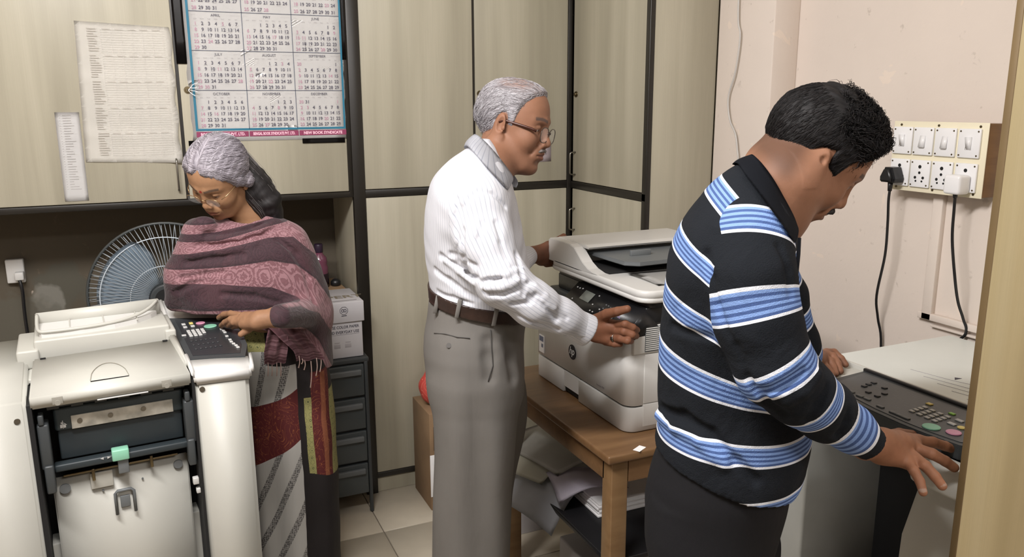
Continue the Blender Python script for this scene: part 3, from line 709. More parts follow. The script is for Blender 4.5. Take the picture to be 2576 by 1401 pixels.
# cartons behind the man
r = wroot('tall_cardboard_box', (.97, 2.98, 0), 'brown cardboard box with a white label standing behind the man in the white shirt', 'box')
wb(MB().box(.920, 1.14, 2.88, 3.10, .0005, .415, .002), 'box_body', 'cardboard', r)
wb(MB().box(0.9195, 1.01, 2.8785, 2.882, .06, .24, .0005), 'white_label', 'paper', r); wb(MB().box(.935, .985, 2.877, 2.8786, .26, .36, .0003), 'printed_patch', plain('brown_print', srgb(104,84,66), .8), r)
r = wroot('white_carton', (1.16, 2.66, 0), 'white carton on the floor between the man and the table leg', 'box')
wb(MB().box(1.08, 1.28, 2.56, 2.80, .0005, .32, .002), 'carton_body', 'carton', r); wb(MB().box(1.10, 1.26, 2.5585, 2.5602, .21, .25, .0003), 'printed_band', 'inkfaint', r)
# red bag
def bagmat():
    mt, t, b = nt('red_swirl_fabric'); v = coords(t, (1,1,1))
    wv = N(t, 'ShaderNodeTexWave', wave_type='RINGS', rings_direction='SPHERICAL'); wv.inputs['Scale'].default_value = 26; wv.inputs['Distortion'].default_value = 5; wv.inputs['Detail'].default_value = 1
    t.links.new(v, wv.inputs[0]); t.links.new(ramp(t, wv.outputs[1], [(.30, srgb(196,74,66)), (.42, srgb(222,140,120)), (.55, srgb(200,80,72))]), b.inputs['Base Color']); b.inputs['Roughness'].default_value = .45; return mt
a = MB(); b = bmesh.new(); bmesh.ops.create_icosphere(b, subdivisions=4, radius=1)
for v in b.verts:
    p = v.co; n_ = 1+.05*math.sin(4*p.x+3*p.z)+.03*math.sin(6*p.z+4*p.y); v.co = Vector((p.x*.072*n_, p.y*.05*n_, p.z*.088*(1.0+.1*math.sin(3*p.x))*n_))
a._merge(b, True); o = a.build('cloth_bag', bagmat()); o.location = (.985, 2.97, .502); tag(o, 'red bag with a swirl pattern on the cardboard box behind the man', 'bag')
# ------------------------------------------------------------------ printer on the table
pr = wroot('multifunction_printer', (1.37, 2.05, .721), 'white multifunction laser printer with black control panel on the wooden table', 'printer')
X0, X1, Y0, Y1 = 1.136, 1.60, 1.781, 2.343
def rrect(x0, x1, y0, y1, r_, n=5, corners=(1,1,1,1)):
    pts = []
    for (cx, cy, a0, on) in ((x1-r_, y1-r_, 0, corners[0]), (x0+r_, y1-r_, 90, corners[1]), (x0+r_, y0+r_, 180, corners[2]), (x1-r_, y0+r_, 270, corners[3])):
        if not on: pts.append((cx+(r_ if cx > (x0+x1)/2 else -r_), cy+(r_ if cy > (y0+y1)/2 else -r_))); continue
        for k in range(n+1):
            a_ = math.radians(a0+90*k/n); pts.append((cx+r_*math.cos(a_), cy+r_*math.sin(a_)))
    return pts
def slab(x0, x1, y0, y1, z0, z1, r_=.02, bev=.002, corners=(1,1,1,1)):
    b = bmesh.new(); P_ = rrect(x0, x1, y0, y1, r_, 6, corners); n = len(P_)
    def ring_(off, z):
        cx, cy = (x0+x1)/2, (y0+y1)/2
        return [b.verts.new((p[0]-(off if p[0] > cx else -off), p[1]-(off if p[1] > cy else -off), z)) for p in P_]
    L = [ring_(bev, z0), ring_(0, z0+bev), ring_(0, z1-bev), ring_(bev, z1)]
    for i in range(3):
        for k in range(n): b.faces.new((L[i][k], L[i][(k+1) % n], L[i+1][(k+1) % n], L[i+1][k]))
    b.faces.new(L[0][::-1]); b.faces.new(L[3])
    mb = MB(); mb._merge(b, False); mb.bm.faces.ensure_lookup_table()
    for f in mb.bm.faces:
        if len(f.verts) == 4: f.smooth = True
    return mb
a = slab(X0, X1, Y0, 2.055, .722, .793, .035, corners=(0,0,1,0)); b_ = slab(X0, X1, 2.155, Y1, .722, .793, .012, corners=(0,1,0,0)); a.box(X0+.003, X1, 2.05, 2.16, .742, .793, .0)
me_ = bpy.data.meshes.new('q'); b_.bm.to_mesh(me_); a.bm.from_mesh(me_); b_.bm.free(); wb(a, 'paper_cassette', 'white', pr)
wb(slab(X0+.002, X1, Y0+.002, Y1-.002, .797, .985, .034, corners=(0,0,1,0)), 'front_body', 'white', pr)
wb(slab(X0+.008, X1-.004, Y0+.008, Y1-.008, .724, .99, .034), 'inner_chassis', 'blackmatte', pr)
wb(MB().box(1.190, X1+.004, Y0-.001, Y0+.02, .735, .800, .001), 'side_lower_panel', 'white', pr)
sp = wb(MB().box(1.190, X1+.004, Y0-.001, Y0+.02, .803, .945, .001), 'side_panel', 'white', pr)
wb(MB().box(1.152, X1+.004, Y0-.004, Y0+.03, .948, 1.028, .004), 'vent_panel', 'white', pr)
for k in range(12):
    wb(MB().box(1.188, 1.40, Y0-.0062, Y0-.0035, .957+k*.0056, .9596+k*.0056, .0004), 'vent_slat', 'white', pr)
wb(MB().box(1.186, 1.402, Y0-.0046, Y0-.003, .953, 1.024), 'vent_recess', 'greyplastic', pr)
wb(MB().box(1.24, X1+.004, 1.786, 2.300, .985, 1.075, .004), 'upper_body', 'blackplastic', pr)
wb(MB().box(1.15, 1.24, 1.80, 2.335, .984, .992, .002), 'output_shelf', 'charcoal', pr)
wb(MB().box(1.17, 1.24, 2.16, 2.325, .99, 1.03, .006), 'output_stop', 'charcoal', pr)
# control console: tilted black slab
a = MB(); a.hexa([(1.150,1.778,.990), (1.26,1.778,.99), (1.26,2.13,1.00), (1.150,2.13,1.015), (1.120,1.772,1.014), (1.182,1.772,1.078), (1.182,2.145,1.080), (1.120,2.145,1.026)], .003, 3)
a.box(1.185, 1.25, 1.775, 2.29, 1.030, 1.078, .004)
con = wb(a, 'control_console', 'blackplastic', pr)
# console face frame
e0 = Vector((1.120,2.145,1.026)); e1 = Vector((1.120,1.772,1.014)); e2 = Vector((1.182,2.145,1.080)); ey = (e1-e0); ex = (e2-e0); nn = ex.cross(ey).normalized()
if nn.z < 0: nn = -nn
def onface(s_, t_, h=.0012): return e0+ey*s_+ex*t_+nn*h
def fkey(s_, t_, ws, wt, name, mat, h=.0012):
    a = MB(); c = onface(s_, t_, h); dy = ey.normalized()*ws/2; dx = ex.normalized()*wt/2; dn = nn*.0012
    a.hexa([c-dy-dx, c+dy-dx, c+dy+dx, c-dy+dx, c-dy-dx+dn, c+dy-dx+dn, c+dy+dx+dn, c-dy+dx+dn], .0003, 1); return a.build(name, mat, con)
fkey(.27, .58, .055, .034, 'display', plain('lcd_grey', srgb(120,124,118), .25), .001)
for s_, t_ in ((.06,.75), (.10,.75), (.14,.78), (.12,.25), (.40,.80), (.41,.40), (.44,.15), (.48,.15), (.53,.35), (.56,.18)): fkey(s_, t_, .006, .004, 'key', 'keygrey', .0006)
for i in range(4):
    for j in range(6): fkey(.56+j*.035, .78-i*.17, .006, .004, 'key', 'greyplastic', .0006)
fkey(.64, .12, .012, .010, 'lit_key', plain('lit_yellow_key', srgb(230,220,150), .3), .0006); fkey(.80, .45, .014, .012, 'start_key', plain('violet_key', srgb(130,120,150), .3), .0006)
for s_, t_ in ((.74,.14), (.78,.20), (.85,.75), (.86,.55), (.88,.40), (.72,.05)): fkey(s_, t_, .007, .005, 'key', 'white', .0006)
# scanner lid and document feeder
wb(slab(1.186, X1+.006, 1.765, 2.305, 1.076, 1.096, .03), 'scanner_deck', 'blackplastic', pr)
ld = wb(slab(1.160, X1+.012, 1.752, 2.312, 1.094, 1.108, .04, .003), 'lid_base', 'white', pr)
side = [(2.312,1.108), (2.312,1.186), (2.300,1.192), (2.165,1.192), (2.135,1.186), (2.110,1.170), (2.080,1.150), (2.045,1.136), (2.000,1.130), (1.93,1.128), (1.85,1.128), (1.752,1.128), (1.752,1.108)]
def rounded_lid():
    a = MB()
    # far block (feeder) and near output table as rounded prisms along X
    a.prism([(y, z) for y, z in side], 0, 1.160, 1.200, 0)
    return a
wb(slab(1.160, X1+.012, 1.752, 2.312, 1.106, 1.128, .045, .004), 'output_table', 'white', pr)
a = MB(); a.prism([(2.312,1.12), (2.312,1.186), (2.302,1.193), (2.17,1.193), (2.140,1.187), (2.115,1.170), (2.085,1.150), (2.05,1.136), (2.0,1.1275), (2.12,1.12)], 0, 1.160, 1.196, .0015); wb(a, 'side_cheek', 'white', pr)
a = MB(); a.prism([(2.312,1.12), (2.312,1.187), (2.300,1.1945), (2.125,1.1945), (2.10,1.190), (2.105,1.184), (2.14,1.184), (2.16,1.17), (2.17,1.12)], 0, 1.19, X1+.012, .0015); wb(a, 'feeder_cover', 'white', pr)
wb(MB().box(1.197, X1, 1.99, 2.165, 1.128, 1.134, .001), 'feeder_cavity', 'blackmatte', pr)
a = MB(); a.prism([(1.215,2.155), (1.225,1.955), (1.26,1.925), (1.36,1.93), (1.46,1.915), (1.60,1.92), (1.60,2.155)], 2, 1.158, 1.170, .002); it = wb(a, 'input_tray', 'greyplastic', pr)
MB().box(1.29, 1.36, 2.02, 2.03, 1.170, 1.186, .001).build('paper_guide', 'greyplastic', it)
wb(MB().grid(8, 8, lambda u, v: (1.24+.30*u, 1.80+.16*v, 1.1295+.005*math.sin(2.5*v+u)), .001), 'output_sheet_rest', 'white', pr)
# marks
a = MB(); a.cyl((X0+.0022, 2.100, .868), (X0+.0005, 2.100, .868), .0235, seg=36); lg = wb(a, 'round_logo', plain('logo_black', srgb(36,36,38), .3), pr)
a = MB(); text(a, 'hp', .034, (X0-.0002, 2.100, .8605), (0,-1,0), (0,.0,1), bold=.0004); 
for v in a.bm.verts: v.co.y -= (v.co.z-.868)*.28
a.build('logo_lettering', 'white', lg)
a = MB(); text(a, 'LaserJet MFP', .0085, (X0-.0002, 1.925, .812), (0,-1,0), (0,0,1)); wb(a, 'model_lettering', 'ink', pr)
a = MB(); a.box(X0-.0005, X0+.003, 2.295, 2.330, .808, .866); s1 = wb(a, 'info_sticker', 'paper', pr); a = MB(); a.box(X0-.001, X0, 2.298, 2.327, .846, .863); a.box(X0-.001, X0, 2.300, 2.312, .826, .838); a.build('sticker_print', plain('blue_grey_print', srgb(120,128,150), .6), s1)

# ------------------------------------------------------------------ copier against the right wall
cp_ = wroot('office_copier', (1.73, 1.2, 0), 'cream office photocopier with dark control panel beside the man in the striped jumper', 'copier')
ZT = .962
wb(MB().box(1.405, 2.042, .945, 1.515, .05, .40, .01), 'lower_body', 'copier', cp_)
wb(MB().box(1.44, 1.60, .96, 1.40, .885, .930, .004), 'front_fascia', 'blackplastic', cp_)
wb(MB().box(1.60, 2.042, .955, 1.515, .86, .930, .006), 'deck_body', 'copier', cp_)
wb(MB().box(1.66, 2.042, .955, 1.515, .40, .865, .006), 'rear_column', 'blackmatte', cp_)
a = MB(); a.box(1.405, 2.042, 1.385, 1.515, .40, .912, .008); wb(a, 'left_column', plain('light_grey_plastic', srgb(176,178,174), .5), cp_)  # left column has its own even light grey
# curved pale body flank right of the dark bay
a = MB(); a.prism([(.945,.40), (.945,.930), (1.03,.930), (1.055,.915), (1.045,.885), (1.065,.83), (1.09,.72), (1.10,.40)], 0, 1.385, 1.75, .006); wb(a, 'right_column', 'copier', cp_)
wb(MB().box(1.35, 1.47, .945, 1.06, .865, .930, .012), 'front_ledge', 'copier', cp_)
wb(MB().box(1.42, 1.73, 1.08, 1.40, .40, .41, .002), 'output_bay_floor', 'blackmatte', cp_)
wb(MB().box(1.41, 1.60, 1.395, 1.520, .91, .955, .006), 'left_deck', 'copier', cp_)
wb(MB().box(1.600, 2.048, .935, 1.522, .925, .945, .004), 'platen_frame', 'copier', cp_)
lidc = wb(slab(1.602, 2.050, .94, 1.522, .944, .964, .012, .003), 'platen_cover', plain('platen_white', srgb(222,226,222), .4, nz=.02), cp_)
a = MB(); a.box(1.595, 1.603, 1.10, 1.50, .944, .966, .002); a.build('cover_front_rail', 'copier', lidc)
a = MB(); rnd = random.Random(8)
for k in range(5): y = 1.10+k*.05; x = 1.63+k*.015; a.tube([(x, y+.05, .9642), (x+.02, y-.05, .9643), (x+.05, y-.13, .9642)], .0007, 5)
a.build('scuff_marks', 'inkfaint', lidc)
a = MB(); a.prism([(1.72,1.25), (1.735,1.262), (1.745,1.25)], 2, .9635, .9645); a.build('worn_chip', 'ink', lidc)
# control panel
pp = [(1.592,1.400), (1.592,.99), (1.42,.965), (1.398,.99), (1.388,1.06), (1.386,1.12), (1.390,1.20), (1.400,1.27), (1.430,1.345), (1.452,1.385)]
a = MB(); a.prism(pp, 2, .915, .960, .002); pnl = wb(a, 'control_panel', 'charcoal', cp_)
a = MB(); a.prism([(1.572,1.385), (1.572,1.0), (1.43,.985), (1.412,1.0), (1.403,1.06), (1.401,1.12), (1.405,1.20), (1.415,1.265), (1.443,1.33), (1.463,1.365)], 2, .9598, .9612); a.build('panel_inset', plain('panel_sheet', srgb(66,70,73), .35), pnl)
a = MB(); a.box(1.585, 1.5955, .99, 1.402, .955, .967, .003); a.build('panel_back_rail', 'blackplastic', pnl)
a = MB(); rnd = random.Random(21)
for q in range(46):
    x = rnd.uniform(1.43, 1.56); y = rnd.uniform(1.14, 1.36); l_ = rnd.uniform(.004, .016)
    a.quad((x, y, .9613), (x+.0012, y, .9613), (x+.0012, y+l_, .9613), (x, y+l_, .9613))
o = a.build('panel_print', 'greyplastic', pnl); o['kind'] = 'stuff'
kmesh = {}
def kk(px, py, sx, sy, mat, rnd_=False, name='key'):
    p = at(px, py, 2, ZT); k = (sx, sy, rnd_, mat)
    if k in kmesh: o = bpy.data.objects.new(name, kmesh[k]); link(o, pnl)
    else:
        a = MB()
        if rnd_: a.cyl((0,0,0), (0,0,.003), sx/2, sx/2*.96, 30, bev=.0007)
        else: a.box(-sx/2, sx/2, -sy/2, sy/2, 0, .003, .001)
        o = a.build(name, mat, pnl); kmesh[k] = o.data
    o.location = (p[0], p[1], .961)
for z3x, z3y in ((297,505), (347,528), (405,552), (478,588), (540,613), (650,677), (758,727), (812,750), (865,773)): kk(2020+z3x/3.337, 820+z3y/3.337, .009, .017, 'greyplastic')
for z3x, z3y in ((515,505), (552,490), (595,477), (550,555), (685,520), (625,588), (685,568)): kk(2020+z3x/3.337, 820+z3y/3.337, .011, .011, 'keydark', False, 'dark_key')
A_ = (920,716); 
for r_ in range(4):
    for c in range(4):
        if r_ == 3 and c == 3: pass
        kk(2020+(915+r_*64+c*36)/3.337, 820+(716+r_*27-c*11)/3.337, .0085, .0115, 'keygrey')
kk(2020+1062/3.337, 820+656/3.337, .011, .013, 'yellow'); kk(2020+1252/3.337, 820+738/3.337, .009, .013, plain('lit_green_key', srgb(150,210,90), .4)); kk(2020+1250/3.337, 820+822/3.337, .010, .017, 'keygrey'); kk(2020+1315/3.337, 820+796/3.337, .010, .017, 'keygrey'); kk(2020+1330/3.337, 820+855/3.337, .016, .016, 'yellow', True, 'round_key')
kk(2020+1078/3.337, 820+848/3.337, .036, .036, 'mint', True, 'start_key'); kk(2020+1265/3.337, 820+895/3.337, .030, .030, 'rose', True, 'stop_key')
# ------------------------------------------------------------------ sculpting people: distance fields turned into one closed mesh
import openvdb
def V3(*a): return np.array(a, float)
def roundcone(a, b, r1, r2):
    a = np.asarray(a, float); b = np.asarray(b, float); ba = b-a; L2 = max(ba@ba, 1e-12)
    def f(P):
        pa = P-a; t = np.clip((pa@ba)/L2, 0, 1); return np.linalg.norm(pa-t[..., None]*ba, axis=-1)-(r1+(r2-r1)*t)
    return f, np.minimum(a-r1, b-r2), np.maximum(a+r1, b+r2)
def ellipsoid(c, r, Rm=None):
    c = np.asarray(c, float); r = np.asarray(r, float); Rm = np.eye(3) if Rm is None else np.asarray(Rm)
    e = np.sqrt(((Rm*r)**2).sum(1))
    def f(P):
        q = (P-c)@Rm; k0 = np.linalg.norm(q/r, axis=-1); k1 = np.linalg.norm(q/(r*r), axis=-1)+1e-9; return k0*(k0-1)/k1
    return f, c-e, c+e
def smin(a, b, k):
    if k <= 0: return np.minimum(a, b)
    h = np.clip(.5+.5*(b-a)/k, 0, 1); return b+(a-b)*h-k*h*(1-h)
class SDF:
    def __init__(s): s.ops = []; s.disp = None
    def u(s, prim, k=.01): s.ops.append((prim, 0, k)); return s
    def sub(s, prim, k=.004): s.ops.append((prim, 1, k)); return s
    def clip(s, f): s.ops.append(((f, None, None), 2, 0)); return s
    def chain(s, pts, k=.01):
        for (p, r_), (q, r2) in zip(pts[:-1], pts[1:]): s.u(roundcone(p, q, r_, r2), k)
        return s
    def at(s, P):
        d = np.full(P.shape[:-1], .2)
        for (f, lo, hi), m_, k in s.ops:
            if m_ == 0: d = smin(d, f(P), k)
            elif m_ == 1: d = -smin(-d, f(P), k)
            else: d = np.maximum(d, f(P))
        if s.disp is not None: d = d+s.disp(P)
        return d
    def trace(s, px, py, d0=.9, d1=3.2):
        r_ = ray(px, py); t = d0
        for _ in range(90):
            d = float(s.at((CC+r_*t)[None])[0])
            if d < .0006: return CC+r_*t
            t += d*.6
            if t > d1: return None
        return CC+r_*t
    def mesh(s, res, lo=None, hi=None):
        lo = np.min([o[0][1] for o in s.ops if o[1] == 0], 0)-.012 if lo is None else np.asarray(lo, float)
        hi = np.max([o[0][2] for o in s.ops if o[1] == 0], 0)+.012 if hi is None else np.asarray(hi, float)
        n = np.ceil((hi-lo)/res).astype(int)+1; ax = [lo[i]+res*np.arange(n[i]) for i in range(3)]
        phi = np.full(n, .05, np.float32)
        for (f, l, h), m_, k in s.ops:
            if l is None: i0 = np.zeros(3, int); i1 = n
            else:
                mg = k*1.2+3*res
                i0 = np.clip(((l-mg-lo)/res).astype(int), 0, n); i1 = np.clip(np.ceil((h+mg-lo)/res).astype(int)+1, 0, n)
            if (i1 <= i0).any(): continue
            sl = tuple(slice(a, b) for a, b in zip(i0, i1))
            P = np.stack(np.meshgrid(*[ax[i][i0[i]:i1[i]] for i in range(3)], indexing='ij'), -1)
            d = f(P).astype(np.float32); c = phi[sl]
            if m_ == 0: phi[sl] = smin(c, d, k)
            elif m_ == 1: phi[sl] = -smin(-c, d, k)
            else: phi[sl] = np.maximum(c, d)
        if s.disp is not None:
            idx = np.where(np.abs(phi) < .03); P = np.stack([ax[i][idx[i]] for i in range(3)], -1); phi[idx] += s.disp(P).astype(np.float32)
        phi = np.clip(phi, -3*res, 3*res).astype(np.float32)
        G = openvdb.FloatGrid(float(3*res)); G.copyFromArray(phi)
        p, q = G.convertToQuads(isovalue=0.0)
        return p*res+lo, q
def mesh_from(name, P, Q, mat, root, attrs=None, col=None, keep=True):
    me = bpy.data.meshes.new(name); off = np.zeros(3); q_ = root
    while q_ is not None: off = off+np.array(q_.location); q_ = q_.parent
    if keep and len(Q):                                   # largest piece only
        lab = np.arange(len(P))
        for _ in range(200):
            mn = lab[Q].min(1); new = lab.copy(); np.minimum.at(new, Q.ravel(), np.repeat(mn, 4)); new = new[new]
            if (new == lab).all(): break
            lab = new
        u_, c_ = np.unique(lab[Q[:, 0]], return_counts=True); ok = lab[Q[:, 0]] == u_[c_.argmax()]; Q = Q[ok]
        used = np.unique(Q); rm = np.full(len(P), -1); rm[used] = np.arange(len(used)); P = P[used]; Q = rm[Q]
        if attrs: attrs = {k: v[used] for k, v in attrs.items()}
        if col is not None: col = col[used]
    me.vertices.add(len(P)); me.vertices.foreach_set('co', (P-off).astype(np.float32).ravel())
    me.loops.add(len(Q)*4); me.loops.foreach_set('vertex_index', Q.astype(np.int32).ravel())
    me.polygons.add(len(Q)); me.polygons.foreach_set('loop_start', (np.arange(len(Q))*4).astype(np.int32)); me.polygons.foreach_set('loop_total', np.full(len(Q), 4, np.int32))
    me.polygons.foreach_set('use_smooth', np.ones(len(Q), bool)); me.update(calc_edges=True)
    for k, v in (attrs or {}).items(): me.attributes.new(k, 'FLOAT', 'POINT').data.foreach_set('value', v.astype(np.float32))
    if col is not None:
        c4 = np.ones((len(P), 4), np.float32); c4[:, :3] = col; me.attributes.new('col', 'FLOAT_COLOR', 'POINT').data.foreach_set('color', c4.ravel())
    me.materials.append(M[mat] if isinstance(mat, str) else mat); me.validate()
    o = bpy.data.objects.new(name, me); return link(o, root)
def join_np(parts):
    P = []; Q = []; n = 0; C_ = []
    for p, q, c in parts: P.append(p); Q.append(q+n); C_.append(c); n += len(p)
    return np.concatenate(P), np.concatenate(Q), np.concatenate(C_)
class Frame:                                              # upright picture-facing frame at one person
    def __init__(s, px, py, d):
        r_ = ray(px, py); s.o = CC+r_*d; s.w = -r_/np.linalg.norm(r_); s.a = np.cross(np.array([0, 0, 1.]), s.w); s.a /= np.linalg.norm(s.a)
        s.w = np.cross(s.a, np.array([0, 0, 1.])); s.b = np.array([0, 0, 1.]); s.R = np.stack([s.a, s.b, s.w], 1); s.s = d/F
    def l(s, P): return (P-s.o)@s.R
    def g(s, q): return s.o+np.asarray(q, float)@s.R.T
    def q(s, px, py, w=0.):                               # picture point at offset w towards the viewer, world position
        r_ = ray(px, py); t = ((s.o-CC)@s.w+w)/(r_@s.w); return CC+r_*t
def loft(fr_, rows, expo=2.0, kcap=.0):
    """rows: (py, px_left, px_right, w_centre, half_w) -> tube with elliptical sections stacked along the height"""
    R_ = []
    for py, xl, xr, wc, hw in rows:
        L_ = fr_.l(fr_.q(xl, py, wc)); R2 = fr_.l(fr_.q(xr, py, wc)); R_.append(((L_[1]+R2[1])/2, (L_[0]+R2[0])/2, (R2[0]-L_[0])/2, wc, hw))
    R_ = np.array(sorted(R_)); bb = np.linspace(R_[0, 0], R_[-1, 0], 60)
    ii = [np.interp(bb, R_[:, 0], R_[:, k]) for k in range(1, 5)]
    for _ in range(3): ii = [np.concatenate([[v[0]], (v[:-2]+2*v[1:-1]+v[2:])/4, [v[-1]]]) for v in ii]
    ii[1] = np.maximum(ii[1], .004); ii[3] = np.maximum(ii[3], .004)
    def f(P):
        L_ = fr_.l(P); b = L_[..., 1]; ac, ra, wc, rw = [np.interp(b, bb, v) for v in ii]
        qa = np.abs(L_[..., 0]-ac); qc = np.abs(L_[..., 2]-wc)
        k0 = ((qa/ra)**expo+(qc/rw)**expo)**(1/expo); k1 = np.sqrt((qa/ra**2)**2+(qc/rw**2)**2)+1e-6
        d = np.where(k0 > .3, k0*(k0-1)/k1*np.where(k0 > 0, 1, 1), -.7*np.minimum(ra, rw)); d = np.clip(d, -.1, .3)*.92
        return np.maximum(d, np.maximum(b-bb[-1], bb[0]-b))
    pts = []
    for b_, ac, ra, wc, rw in zip(bb, *ii):
        for sa in (-1, 1):
            for sc_ in (-1, 1): pts.append(fr_.g((ac+sa*ra, b_, wc+sc_*rw)))
    pts = np.array(pts); f.uv = lambda P: (lambda L_: np.arctan2((L_[..., 2]-np.interp(L_[..., 1], bb, ii[2]))/np.interp(L_[..., 1], bb, ii[3]), (L_[..., 0]-np.interp(L_[..., 1], bb, ii[0]))/np.interp(L_[..., 1], bb, ii[1])))(fr_.l(P))
    return f, pts.min(0), pts.max(0)
def along(P, pts):                                        # arc length and signed angle around a limb
    best = np.full(len(P), 1e9); s_ = np.zeros(len(P)); an = np.zeros(len(P)); acc = 0.0; allS = []; allD = []
    pts = [np.asarray(p, float) for p in pts]; nrm = None
    for a, b in zip(pts[:-1], pts[1:]):
        ba = b-a; L = np.linalg.norm(ba); t = np.clip((P-a)@ba/L**2, 0, 1); off = P-(a+t[:, None]*ba); d = np.linalg.norm(off, axis=1)
        dr_ = ba/L; n1 = np.cross(dr_, [0.3, .2, 1.]); 
        if nrm is not None: n1 = nrm-dr_*(nrm@dr_)
        n1 /= np.linalg.norm(n1); nrm = n1; n2 = np.cross(dr_, n1)
        allS.append(acc+((P-a)@ba/L**2*L)); allD.append(d)
        m_ = d < best; best[m_] = d[m_]; s_[m_] = (acc+t*L)[m_]; an[m_] = np.arctan2(off@n2, off@n1)[m_]; acc += L
    D_ = np.array(allD); W_ = np.exp(-(D_-D_.min(0))/.010); S2 = np.array(allS); lim = s_; s_ = (W_*np.clip(S2, lim-.05, lim+.05)).sum(0)/W_.sum(0)
    return s_, an, best
_rs = np.random.RandomState(4); _K = _rs.normal(size=(14, 3)); _K /= np.linalg.norm(_K, axis=1)[:, None]; _PH = _rs.uniform(0, 6.28, (14, 3))
def wob(P, f, o=0):                                       # cheap smooth noise, about -1..1
    v = 0
    for i in range(4):
        k = _K[(i+o) % 14]; k2 = _K[(i+o+5) % 14]; v = v+np.sin(P@k*f*(1+.37*i)+_PH[(i+o) % 14, 0]+1.3*np.sin(P@k2*f*.7+_PH[(i+o) % 14, 1]))
    return v/3.2
def sstep(x, a, b):
    t = np.clip((x-a)/(b-a), 0, 1); return t*t*(3-2*t)

